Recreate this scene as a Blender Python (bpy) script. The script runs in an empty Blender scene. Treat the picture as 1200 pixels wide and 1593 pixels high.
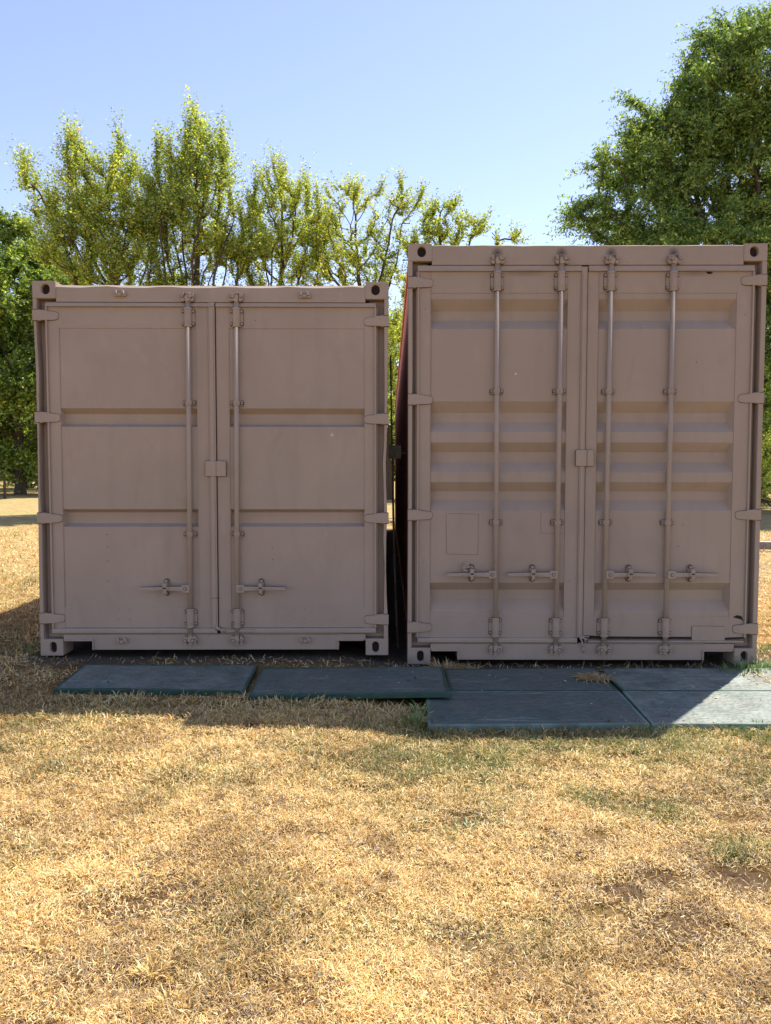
import bpy, bmesh, math, random, time
import numpy as np
from mathutils import Vector, Matrix
T0 = time.time()
random.seed(7)
scene = bpy.context.scene
C = scene.collection
PI = math.pi

# ------------------------------------------------------------------ camera
cd = bpy.data.cameras.new('camera')
cam = bpy.data.objects.new('camera', cd); C.objects.link(cam)
cd.sensor_fit = 'VERTICAL'; cd.sensor_height = 24.0; cd.sensor_width = 18.08
cd.lens = 24.0 * 1200.6 / 1593.0
cd.clip_start = 0.05; cd.clip_end = 3000
PITCH, ROLL, YAW = .05304, .0006, .0015
_f = Vector((math.sin(YAW) * math.cos(PITCH), math.cos(YAW) * math.cos(PITCH), -math.sin(PITCH)))
_r = Vector((math.cos(YAW), -math.sin(YAW), 0)); _u = _r.cross(_f)
r_ = _r * math.cos(ROLL) + _u * math.sin(ROLL); u_ = -_r * math.sin(ROLL) + _u * math.cos(ROLL)
cam.matrix_world = Matrix(((r_.x, u_.x, -_f.x, 0), (r_.y, u_.y, -_f.y, -5.35), (r_.z, u_.z, -_f.z, 1.30), (0, 0, 0, 1)))
scene.camera = cam

# ------------------------------------------------------------------ sky, sun, exposure
SUN_TO = Vector((.425, .525, 1.0)).normalized()          # direction towards the sun
elev = math.asin(SUN_TO.z); azim = math.atan2(SUN_TO.x, SUN_TO.y)
w = bpy.data.worlds.new("World"); scene.world = w; w.use_nodes = True
nt = w.node_tree; bg = nt.nodes['Background']
sky = nt.nodes.new('ShaderNodeTexSky'); sky.sky_type = 'NISHITA'; sky.sun_disc = False
sky.sun_elevation = elev; sky.sun_rotation = azim
sky.altitude = 200; sky.air_density = 0.95; sky.dust_density = 0.15; sky.ozone_density = 1.6
tint = nt.nodes.new('ShaderNodeMix'); tint.data_type = 'RGBA'; tint.blend_type = 'MULTIPLY'; tint.inputs[0].default_value = 1.0
tint.inputs[7].default_value = (1.22, 1.01, 1.02, 1)        # the phone's warm white balance
nt.links.new(sky.outputs[0], tint.inputs[6]); nt.links.new(tint.outputs[2], bg.inputs[0]); bg.inputs[1].default_value = 0.116
sl = bpy.data.lights.new('sun', 'SUN'); sl.energy = 4.4; sl.angle = math.radians(.53); sl.color = (1.0, .94, .84)
sun = bpy.data.objects.new('sun', sl); C.objects.link(sun)
sun.rotation_euler = SUN_TO.to_track_quat('Z', 'Y').to_euler(); sun.location = (4, 6, 12)
scene.view_settings.view_transform = 'Standard'; scene.view_settings.look = 'None'
scene.view_settings.exposure = 1.1; scene.view_settings.gamma = 1.0
scene.render.engine = 'CYCLES'
scene.cycles.max_bounces = 8; scene.cycles.diffuse_bounces = 5; scene.cycles.transmission_bounces = 4
scene.cycles.glossy_bounces = 3; scene.cycles.transparent_max_bounces = 4

# ------------------------------------------------------------------ helpers
def tag(o, label=None, cat=None, group=None, kind=None):
    if label: o['label'] = label
    if cat: o['category'] = cat
    if group: o['group'] = group
    if kind: o['kind'] = kind
    return o
def empty(name, loc, rz=0, parent=None):
    o = bpy.data.objects.new(name, None); C.objects.link(o)
    o.location = loc; o.rotation_euler = (0, 0, rz); o.parent = parent; o.empty_display_size = .3
    return o

class MB:
    def __init__(s): s.v = []; s.f = []; s.m = []; s.sm = []
    def add(s, vs, fs, mat=0, smooth=False):
        b = len(s.v); s.v += [tuple(p) for p in vs]
        for f in fs:
            s.f.append(tuple(b + i for i in f)); s.m.append(mat); s.sm.append(smooth)
        return s
    def box(s, x0, x1, z0, z1, y0, y1, mat=0):
        v = [(x, y, z) for z in (z0, z1) for y in (y0, y1) for x in (x0, x1)]
        return s.add(v, [(0, 1, 5, 4), (3, 2, 6, 7), (2, 0, 4, 6), (1, 3, 7, 5), (4, 5, 7, 6), (2, 3, 1, 0)], mat)
    def prism(s, pts, y0, y1, mat=0, smooth=False):     # polygon in x,z pushed from y0 to y1
        n = len(pts); v = [(p[0], y0, p[1]) for p in pts] + [(p[0], y1, p[1]) for p in pts]
        s.add(v, [tuple(range(n)), tuple(range(2 * n - 1, n - 1, -1))], mat)
        return s.add(v, [(i, n + i, n + (i + 1) % n, (i + 1) % n) for i in range(n)], mat, smooth)
    def xprism(s, prof, x0, x1, mat=0, smooth=False):    # profile (z,y) pushed along x
        n = len(prof); v = [(x0, p[1], p[0]) for p in prof] + [(x1, p[1], p[0]) for p in prof]
        s.add(v, [tuple(range(n)), tuple(range(2 * n - 1, n - 1, -1))], mat)
        return s.add(v, [(i, n + i, n + (i + 1) % n, (i + 1) % n) for i in range(n)], mat, smooth)
    def cyl(s, p0, p1, r0, r1=None, n=16, mat=0, caps=True):
        r1 = r0 if r1 is None else r1
        p0 = Vector(p0); p1 = Vector(p1); d = (p1 - p0).normalized()
        a = d.orthogonal().normalized(); b = d.cross(a)
        v = [p0 + (a * math.cos(t) + b * math.sin(t)) * r0 for t in [2 * PI * i / n for i in range(n)]]
        v += [p1 + (a * math.cos(t) + b * math.sin(t)) * r1 for t in [2 * PI * i / n for i in range(n)]]
        s.add(v, [(i, (i + 1) % n, n + (i + 1) % n, n + i) for i in range(n)], mat, True)
        if caps: s.add(v, [tuple(range(n))[::-1], tuple(range(n, 2 * n))], mat)
        return s
    def tube(s, pts, r, n=8, mat=0):
        for a, b in zip(pts[:-1], pts[1:]): s.cyl(a, b, r, n=n, mat=mat)
        return s
    def build(s, name, mats, parent=None, bevel=0, loc=None, fix=True):
        me = bpy.data.meshes.new(name); me.from_pydata(s.v, [], s.f)
        for m in (mats if isinstance(mats, (list, tuple)) else [mats]): me.materials.append(m)
        me.polygons.foreach_set('material_index', s.m); me.polygons.foreach_set('use_smooth', s.sm)
        if fix:
            bm = bmesh.new(); bm.from_mesh(me); bmesh.ops.remove_doubles(bm, verts=bm.verts, dist=1e-6)
            bmesh.ops.recalc_face_normals(bm, faces=bm.faces); bm.to_mesh(me); bm.free()
        o = bpy.data.objects.new(name, me); C.objects.link(o); o.parent = parent
        if loc: o.location = loc
        if bevel:
            md = o.modifiers.new('bevel', 'BEVEL'); md.width = bevel; md.segments = 2; md.limit_method = 'ANGLE'
            md.angle_limit = math.radians(50); md.harden_normals = False
        return o
def oval(cx, cz, rx, rz, n=20, sq=1.0):
    out = []
    for i in range(n):
        t = 2 * PI * i / n; c, s = math.cos(t), math.sin(t)
        # stadium / ellipse blend
        if rz > rx: out.append((cx + rx * c, cz + (rz - rx) * (1 if s > 0 else -1 if s < 0 else 0) + rx * s))
        else: out.append((cx + (rx - rz) * (1 if c > 0 else -1) + rz * c, cz + rz * s))
    return out

# ------------------------------------------------------------------ materials
def nmat(name):
    m = bpy.data.materials.new(name); m.use_nodes = True
    t = m.node_tree; p = t.nodes['Principled BSDF']
    return m, t, p
def noise(t, scale, detail=4, rough=.55, vec=None, dist=0):
    n = t.nodes.new('ShaderNodeTexNoise'); n.inputs['Scale'].default_value = scale
    n.inputs['Detail'].default_value = detail; n.inputs['Roughness'].default_value = rough
    n.inputs['Distortion'].default_value = dist
    if vec: t.links.new(vec, n.inputs['Vector'])
    return n
def ramp(t, fac, stops):
    r = t.nodes.new('ShaderNodeValToRGB'); e = r.color_ramp.elements
    while len(e) < len(stops): e.new(.5)
    for k, (p, c) in enumerate(stops):
        e[k].position = p; e[k].color = (*c, 1) if len(c) == 3 else c
    t.links.new(fac, r.inputs[0]); return r
def mixc(t, fac, a, b, mode='MIX'):
    n = t.nodes.new('ShaderNodeMix'); n.data_type = 'RGBA'; n.blend_type = mode
    for sock, v in ((n.inputs[0], fac), (n.inputs[6], a), (n.inputs[7], b)):
        if hasattr(v, 'links'): t.links.new(v, sock)
        elif isinstance(v, (int, float)): sock.default_value = v
        else: sock.default_value = (*v, 1)
    return n.outputs[2]
def bump(t, h, strength, dist, prev=None):
    b = t.nodes.new('ShaderNodeBump'); b.inputs['Strength'].default_value = strength
    b.inputs['Distance'].default_value = dist; t.links.new(h, b.inputs['Height'])
    if prev: t.links.new(prev, b.inputs['Normal'])
    return b.outputs[0]
def gpos(t):
    return t.nodes.new('ShaderNodeNewGeometry').outputs['Position']
def mp(t, vec, scale):
    n = t.nodes.new('ShaderNodeMapping'); n.inputs['Scale'].default_value = scale
    t.links.new(vec, n.inputs['Vector']); return n.outputs[0]

def paint(name, base, rust=.0, stains=()):
    m, t, p = nmat(name); g = gpos(t)
    big = noise(t, 1.6, 3, .5, g)
    c = mixc(t, ramp(t, big.outputs[0], [(.35, (0, 0, 0)), (.7, (1, 1, 1))]).outputs[0],
             tuple(x * .95 for x in base), tuple(min(1, x * 1.05) for x in base))
    # long vertical runs of grime
    st = noise(t, 6, 4, .6, mp(t, g, (1, 1, .08)))
    c = mixc(t, ramp(t, st.outputs[0], [(.56, (0, 0, 0)), (.78, (.28, .28, .28))]).outputs[0], c, tuple(x * .7 for x in base))
    # faint brushed-out scuffs and paler rubbed places
    sc = noise(t, 9, 7, .7, mp(t, g, (1, 1, .45)), .6)
    c = mixc(t, ramp(t, sc.outputs[0], [(.58, (0, 0, 0)), (.70, (.30,) * 3)]).outputs[0], c, tuple(min(1, x * 1.22) for x in base))
    sd_ = noise(t, 3.2, 6, .6, mp(t, g, (1.6, 1, .7)), 1.2)
    c = mixc(t, ramp(t, sd_.outputs[0], [(.55, (0, 0, 0)), (.72, (.35,) * 3)]).outputs[0], c, tuple(x * .80 for x in base))
    # fine speckle and chips
    sp = noise(t, 55, 5, .65, g)
    c = mixc(t, ramp(t, sp.outputs[0], [(.70, (0, 0, 0)), (.76, (.55, .55, .55))]).outputs[0], c, (.10, .07, .055))
    if rust:
        rn = noise(t, 4.5, 7, .65, g)
        c = mixc(t, ramp(t, rn.outputs[0], [(.50, (0, 0, 0)), (.62, (rust,) * 3)]).outputs[0], c, (.10, .035, .018))
    for (sx, sy, sz, kx, kz, am) in stains:
        mpn = t.nodes.new('ShaderNodeMapping'); mpn.inputs['Scale'].default_value = (1 / kx, .0, 1 / kz); mpn.inputs['Location'].default_value = (-sx / kx, 0, -sz / kz)
        wob = t.nodes.new('ShaderNodeVectorMath'); wob.operation = 'LENGTH'; t.links.new(g, mpn.inputs['Vector']); t.links.new(mpn.outputs[0], wob.inputs[0])
        c = mixc(t, ramp(t, wob.outputs['Value'], [(0, (am,) * 3), (1.0, (0, 0, 0))]).outputs[0], c, (.035, .025, .022))
    t.links.new(c, p.inputs['Base Color'])
    rg = noise(t, 18, 3, .6, g)
    rr = ramp(t, rg.outputs[0], [(.3, (.72,) * 3), (.8, (.88,) * 3)])
    t.links.new(rr.outputs[0], p.inputs['Roughness'])
    b = bump(t, noise(t, 1.3, 2, .5, g).outputs[0], .85, .035)          # sheet metal ripple
    b = bump(t, noise(t, 140, 3, .6, g).outputs[0], .20, .0015, b)     # orange peel of brushed paint
    t.links.new(b, p.inputs['Normal']); p.inputs['Specular IOR Level'].default_value = .09
    return m
TAN = (.368, .288, .224)
M_tan = paint('tan_paint', TAN)
M_tan2 = paint('tan_paint_worn', (.358, .280, .219), 0, [(.163 + u, 0, -.052 + 2.835, .045, .045, .8) for u in (.605, 1.042, 1.380, 1.803)] + [(.163 + u, 0, -.052 + 2.70, .16, .03, .35) for u in (.8, 1.95)])
M_red = paint('red_oxide_paint', (.68, .27, .17), .12)
M_gapshade = paint('gap_shade_side_paint', (.055, .040, .032))  # the darkness of the unlit gap is put into this wall colour
M_roof = paint('faded_roof_paint', (.44, .28, .20), .5)
def flat(name, col, rough=.8, scale=30, var=.35, bmp=.3):
    m, t, p = nmat(name); g = gpos(t); n = noise(t, scale, 5, .6, g)
    t.links.new(ramp(t, n.outputs[0], [(.3, tuple(c * (1 - var) for c in col)), (.7, tuple(min(1, c * (1 + var)) for c in col))]).outputs[0], p.inputs['Base Color'])
    p.inputs['Roughness'].default_value = rough
    t.links.new(bump(t, n.outputs[0], bmp, .004), p.inputs['Normal']); return m
M_seamshade = flat('rust_seam_and_shade_line', (.075, .045, .035), .9, 40)  # rusty seams, and also the shadow line painted behind each handle
M_dark = flat('black_rubber_gap', (.012, .011, .010), .9)
M_in = flat('bare_container_inside', (.030, .015, .012), .9)
M_box = flat('olive_box_paint', (.075, .065, .045), .7)
M_conduit = flat('dusty_cable_sheath', (.10, .075, .05), .8)
M_steel = flat('weathered_steel', (.20, .19, .18), .6, 20, .3)
M_steelhighlight = flat('painted_steel_highlight', (.50, .50, .48), .45, 20, .2)  # pale colour stands for the highlight along the channel's top
M_wood = flat('floor_bearer_timber', (.05, .035, .025), .9)

# ------------------------------------------------------------------ ground
def gz(x, y):            # height of the ground: it drops five centimetres towards the right container
    x = np.asarray(x, float); y = np.asarray(y, float)
    s = np.clip((x + .45) / .8, 0, 1); s = s * s * (3 - 2 * s)
    near = np.exp(-((y + 2) / 14) ** 2)
    und = .012 * np.sin(x * 2.1 + 1.3) * np.sin(y * 1.7 + .4) + .006 * np.sin(x * 5.3 + y * 3.1)
    w_ = np.clip((-1.45 - y) / .8, 0, 1)                # only the open lawn undulates
    far = np.clip((y - 26) / 40, 0, 1) * .0
    return -.055 * s * near - .012 + und * w_ * 1.4 + far
PATCH_GREEN = [(.278, -1.785, .42, 1.0), (.05, -1.9, .45, .6), (-.279, -1.75, .3, .5), (.866, -2.2, .14, .9), (1.12, -2.3, .17, .9), (1.3, -2.62, .14, .8),
               (-1.417, -1.95, .22, .5), (.75, -1.58, .28, .8), (1.35, -1.56, .45, .9), (2.0, -1.5, .3, 1.0), (-1.7, -1.5, .5, .35), (-.65, -2.1, .25, .4),
               (2.55, -.2, .22, 1.0), (.2, -1.38, .10, 1.0), (1.8, -1.9, .5, .5), (-2.9, 4, 1.5, .5), (-3, .6, .8, .5), (.1, -2.35, .25, .35)]
PATCH_BARE = [(.766, -2.946, .13, 1.0), (.92, -2.84, .13, .9), (1.214, -2.80, .21, 1.0), (.90, -3.12, .20, .8), (-.737, -3.05, .16, .8), (-.60, -3.1, .12, .6), (-.758, -2.78, .1, .5),
              (.237, -3.20, .12, .7), (-.76, -3.38, .18, .5), (.33, -2.45, .09, 1.0), (-.42, -2.42, .12, .5), (-1.3, -2.6, .2, .4), (.7, -2.6, .2, .5),
              (1.55, -2.3, .3, .6), (1.1, -3.45, .2, .5), (.0, -2.72, .14, .4), (-1.9, -.25, .3, .8), (-1.6, -.5, .3, .5), (.3, -3.62, .1, .5), (-.35, -3.55, .09, .6)]
def blob(x, y, lst):
    r = np.zeros_like(x)
    for (px, py, s, a) in lst: r = np.maximum(r, a * np.exp(-(((x - px) / s) ** 2 + ((y - py) / (s * .75)) ** 2)))
    return r
def vnoise(x, y, f, seed):
    rs = np.random.RandomState(seed); G = rs.rand(256, 256)
    X = x * f + 1000; Y = y * f + 1000; xi = np.floor(X).astype(int); yi = np.floor(Y).astype(int)
    a = X - xi; b = Y - yi; a = a * a * (3 - 2 * a); b = b * b * (3 - 2 * b)
    g = lambda i, j: G[i % 256, j % 256]
    return (g(xi, yi) * (1 - a) + g(xi + 1, yi) * a) * (1 - b) + (g(xi, yi + 1) * (1 - a) + g(xi + 1, yi + 1) * a) * b

def axis(lo, hi, c0, c1, d, g):
    a = list(np.arange(c0, c1 + d / 2, d)); s = d; x = c1
    while x < hi: s *= g; x += s; a.append(min(x, hi))
    s = d; x = c0
    while x > lo: s *= g; x -= s; a.insert(0, max(x, lo))
    return np.array(a)
gx = axis(-900, 900, -4, 4, .06, 1.12); gy = axis(-300, 1500, -5.5, 2, .06, 1.12)
XX, YY = np.meshgrid(gx, gy); ZZ = gz(XX, YY)
nx, ny = len(gx), len(gy)
# crumbly lawn relief close by
amp = np.clip((-1.45 - YY) / .3, 0, 1) * np.exp(-((XX) / 6) ** 2)
ZZ = ZZ + amp * .018 * (vnoise(XX, YY, 9, 3) - .5)
me = bpy.data.meshes.new('ground')
idx = np.arange(nx * ny).reshape(ny, nx)
quads = np.stack([idx[:-1, :-1], idx[:-1, 1:], idx[1:, 1:], idx[1:, :-1]], -1).reshape(-1, 4)
me.from_pydata(np.stack([XX, YY, ZZ], -1).reshape(-1, 3).tolist(), [], quads.tolist())
gb = blob(XX.ravel(), YY.ravel(), PATCH_BARE); gg = blob(XX.ravel(), YY.ravel(), PATCH_GREEN)
for nm, arr in (('bare', gb), ('green', gg)):
    a = me.attributes.new(nm, 'FLOAT', 'POINT'); a.data.foreach_set('value', arr.astype(np.float32))
me.polygons.foreach_set('use_smooth', [True] * len(me.polygons))
m, t, p = nmat('dry_lawn_ground'); g = gpos(t)
n1 = noise(t, .35, 5, .6, g); n2 = noise(t, 7, 6, .65, g); n3 = noise(t, 60, 5, .7, g)
base = ramp(t, n2.outputs[0], [(.25, (.20, .12, .055)), (.45, (.42, .28, .12)), (.62, (.60, .42, .19)), (.8, (.68, .51, .26))]).outputs[0]
c = mixc(t, ramp(t, n3.outputs[0], [(.36, (.75,) * 3), (.52, (0, 0, 0))]).outputs[0], base, (.10, .066, .04))
c = mixc(t, ramp(t, n1.outputs[0], [(.42, (0, 0, 0)), (.58, (.6,) * 3)]).outputs[0], c, (.30, .28, .10))
n4 = noise(t, 1.6, 6, .7, g); c = mixc(t, ramp(t, n4.outputs[0], [(.50, (0, 0, 0)), (.62, (.6,) * 3)]).outputs[0], c, (.26, .17, .08))
ab = t.nodes.new('ShaderNodeAttribute'); ab.attribute_name = 'bare'
soil = ramp(t, n2.outputs[0], [(.3, (.10, .07, .05)), (.7, (.20, .145, .105))]).outputs[0]
c = mixc(t, ab.outputs['Fac'], c, soil)
ag = t.nodes.new('ShaderNodeAttribute'); ag.attribute_name = 'green'
mu = t.nodes.new('ShaderNodeMath'); mu.operation = 'MULTIPLY'; mu.inputs[1].default_value = .6; t.links.new(ag.outputs['Fac'], mu.inputs[0])
c = mixc(t, mu.outputs[0], c, (.14, .13, .05))
# trodden dirt to the right of the containers and under them
sp = t.nodes.new('ShaderNodeSeparateXYZ'); t.links.new(g, sp.inputs[0])
def rng(sock, a, b):
    n = t.nodes.new('ShaderNodeMapRange'); n.inputs[1].default_value = a; n.inputs[2].default_value = b; n.clamp = True
    t.links.new(sock, n.inputs[0]); return n.outputs[0]
def mul(a, b):
    n = t.nodes.new('ShaderNodeMath'); n.operation = 'MULTIPLY'; t.links.new(a, n.inputs[0]); t.links.new(b, n.inputs[1]); return n.outputs[0]
dirt = mul(mul(rng(sp.outputs[0], 2.6, 4.0), rng(sp.outputs[1], 3.0, 5.5)), mul(rng(sp.outputs[1], 24, 16), rng(sp.outputs[0], 30, 22)))
dn = ramp(t, n2.outputs[0], [(.3, (.20, .14, .075)), (.55, (.36, .27, .15)), (.75, (.50, .41, .22))]).outputs[0]
c = mixc(t, mul(dirt, ramp(t, noise(t, 1.1, 4, .6, g).outputs[0], [(.36, (.0,) * 3), (.56, (.8,) * 3)]).outputs[0]), c, dn)
fr = rng(sp.outputs[1], .5, 5.0)      # thatch below the blades is browner than open field
c = mixc(t, 1.0, c, mixc(t, fr, (.62, .52, .40), (1, 1, 1)), 'MULTIPLY')
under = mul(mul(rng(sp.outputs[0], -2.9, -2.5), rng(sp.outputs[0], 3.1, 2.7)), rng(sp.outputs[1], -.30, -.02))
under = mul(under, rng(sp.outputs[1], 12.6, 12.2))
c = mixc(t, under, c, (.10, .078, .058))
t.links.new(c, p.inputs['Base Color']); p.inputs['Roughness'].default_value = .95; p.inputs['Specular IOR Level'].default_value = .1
b = bump(t, n2.outputs[0], .7, .03); b = bump(t, n3.outputs[0], .9, .012, b)
t.links.new(b, p.inputs['Normal'])
me.materials.append(m)
go = bpy.data.objects.new('ground', me); C.objects.link(go); tag(go, kind='structure', label='dry straw coloured lawn ground with bare soil patches')

# ------------------------------------------------------------------ containers
def castings(parent, H, outer_round=.012):
    cw, ch, dp = .160, .118, .178
    for (left, top) in ((1, 1), (0, 1), (1, 0), (0, 0)):
        mb = MB()
        z0 = H - ch if top else 0.0; z1 = H if top else ch
        x0 = 0.0 if left else 2.438 - cw; x1 = x0 + cw
        cx = (.090 if left else 2.438 - .090); cz = (z0 + z1) / 2 + (.0 if top else -.0)
        hol = oval(cx, cz + (.0 if not top else .004), .0235 if not top else .0290, .038 if not top else .0345, 24)
        # outer outline sampled at the same angles
        n = 24; out = []
        X0, X1 = x0 - cx, x1 - cx; Z0, Z1 = z0 - cz, z1 - cz
        rr = .016 if top else .008
        for i in range(n):
            a = 2 * PI * i / n; c_, s_ = math.cos(a), math.sin(a)
            tx = (X1 if c_ > 0 else X0) / c_ if abs(c_) > 1e-6 else 1e9
            tz = (Z1 if s_ > 0 else Z0) / s_ if abs(s_) > 1e-6 else 1e9
            k = min(tx, tz); out.append([cx + c_ * k, cz + s_ * k])
        for (qx, qz) in ((x0, z0), (x1, z0), (x0, z1), (x1, z1)):      # snap the nearest sample on each corner
            j = min(range(n), key=lambda i: (out[i][0] - qx) ** 2 + (out[i][1] - qz) ** 2); out[j] = [qx, qz]
        V = [(q[0], 0, q[1]) for q in out] + [(q[0], 0, q[1]) for q in hol] + [(q[0], .035, q[1]) for q in hol]
        mb.add(V, [(i, (i + 1) % n, n + (i + 1) % n, n + i) for i in range(n)])
        mb.add(V, [(n + i, n + (i + 1) % n, 2 * n + (i + 1) % n, 2 * n + i) for i in range(n)])
        V2 = [(q[0], 0, q[1]) for q in out] + [(q[0], dp, q[1]) for q in out]
        mb.add(V2, [(i, (i + 1) % n, n + (i + 1) % n, n + i) for i in range(n)])
        # hollow inside of the casting
        mb.box(x0 + .01, x1 - .01, z0 + .01, z1 - .01, .035, dp, 1)
        o = mb.build('corner_casting', [parent['pm'], M_in], parent, .006)
        c2 = o.copy(); C.objects.link(c2); c2.parent = parent           # the same casting at the far end, turned round
        c2.matrix_basis = Matrix.Translation((2.438, 12.192, 0)) @ Matrix.Rotation(PI, 4, 'Z')

def posts(parent, H, pm, wobL, wobR):
    for side, wob in ((0, wobL), (1, wobR)):
        mb = MB(); zs = [.118 + (H - .236) * i / 40 for i in range(41)]
        f = lambda u: u if side == 0 else 2.438 - u
        def off(z): return float(np.interp(z, [q[0] for q in wob], [q[1] for q in wob]))
        def inn(z): return float(np.interp(z, [q[0] for q in wob], [q[2] for q in wob]))
        prev = None
        for z in zs:
            o = off(z); i_ = inn(z)
            row = [(f(o), .012, z), (f(o + .002), .002, z), (f(i_ - .002), .002, z), (f(i_), .006, z), (f(i_ + .003), .075, z), (f(.135), .080, z), (f(.135), .14, z), (f(o), .14, z)]
            if prev:
                n = len(row); mb.add(prev + row, [(k, (k + 1) % n, n + (k + 1) % n, n + k) for k in range(n)])
            prev = row
        mb.build('corner_post', pm, parent)
    # rear posts
    for x0 in (0.0, 2.438 - .12):
        MB().box(x0 + .003, x0 + .12, .118, H - .118, 12.192 - .16, 12.192 - .004).build('corner_post', parent['sm'], parent, .006)

def corrug_wall(parent, x, out, H, mat):
    mb = MB(); y0, y1 = .14, 12.192 - .16; per = (y1 - y0) / 42.0; pts = []
    for k in range(42):
        y = y0 + k * per
        pts += [(y, .004), (y + per * .26, .004), (y + per * .5, .036), (y + per * .76, .036)]
    pts.append((y1, .004))
    sx = 1 if out > 0 else -1
    V = [(x - sx * d - sx * .012, y, .155) for (y, d) in pts] + [(x - sx * d - sx * .012, y, H - .06) for (y, d) in pts]
    n = len(pts); mb.add(V, [(i, i + 1, n + i + 1, n + i) for i in range(n - 1)])
    # rails above and below
    a, b_ = sorted((x - sx * .004, x - sx * .064))
    mb.box(a, b_, H - .065, H - .012, .17, 12.19 - .18); a, b_ = sorted((x - sx * .004, x - sx * .05)); mb.box(a, b_, .04, .160, .17, 12.19 - .18)
    return mb.build('side_wall', mat, parent)

def roof(parent, H, mat):
    mb = MB(); y0, y1 = .17, 12.0; N = 56; per = (y1 - y0) / N; pts = []
    for k in range(N):
        y = y0 + k * per; pts += [(y, 0), (y + per * .3, 0), (y + per * .5, -.018), (y + per * .8, -.018)]
    pts.append((y1, 0)); n = len(pts)
    V = [(.05, y, H - .016 + d) for (y, d) in pts] + [(2.388, y, H - .016 + d) for (y, d) in pts]
    mb.add(V, [(i, i + 1, n + i + 1, n + i) for i in range(n - 1)])
    mb.box(.05, 2.388, H - .07, H - .010, 12.0, 12.15)
    return mb.build('roof', mat, parent)

def floor_and_rear(parent, H, mat):
    mb = MB(); mb.box(.05, 2.388, .13, .158, .16, 12.1)
    for k in range(30): mb.box(.05, 2.388, .045, .128, .35 + k * .4, .40 + k * .4)
    mb.build('underframe', M_wood, parent)
    mb = MB(); N = 9; x0, x1 = .12, 2.318; per = (x1 - x0) / N; pts = []
    for k in range(N):
        x = x0 + k * per; pts += [(x, 0), (x + per * .26, 0), (x + per * .5, .04), (x + per * .76, .04)]
    pts.append((x1, 0)); n = len(pts)
    V = [(x, 12.17 - d, .12) for (x, d) in pts] + [(x, 12.17 - d, H - .06) for (x, d) in pts]
    mb.add(V, [(i, i + 1, n + i + 1, n + i) for i in range(n - 1)])
    mb.box(.16, 2.278, .03, .135, 12.09, 12.18); mb.box(.16, 2.278, H - .11, H - .008, 12.09, 12.18)
    mb.build('end_wall', mat, parent)

def sheet(mb, u0, u1, v0, v1, w0, recs, nb=1):
    """pressed steel sheet: front at depth w0 with trapezoid recesses (v0,v1,top slope,bottom slope,end slope l,end slope r,depth)"""
    top = v1
    for (a, b, ts, bs, sl_, sr_, D) in sorted(recs, key=lambda r: -r[1]):
        mb.add([(u0, w0, b), (u1, w0, b), (u1, w0, top), (u0, w0, top)], [(0, 1, 2, 3)])
        V = [(u0, w0, a), (u1, w0, a), (u1, w0, b), (u0, w0, b), (u0 + sl_, w0 + D, a + bs), (u1 - sr_, w0 + D, a + bs), (u1 - sr_, w0 + D, b - ts), (u0 + sl_, w0 + D, b - ts)]
        mb.add(V, [(4, 5, 6, 7), (3, 2, 6, 7), (0, 1, 5, 4), (0, 3, 7, 4), (1, 2, 6, 5)])
        top = a
    mb.add([(u0, w0, v0), (u1, w0, v0), (u1, w0, top), (u0, w0, top)], [(0, 1, 2, 3)])

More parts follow.
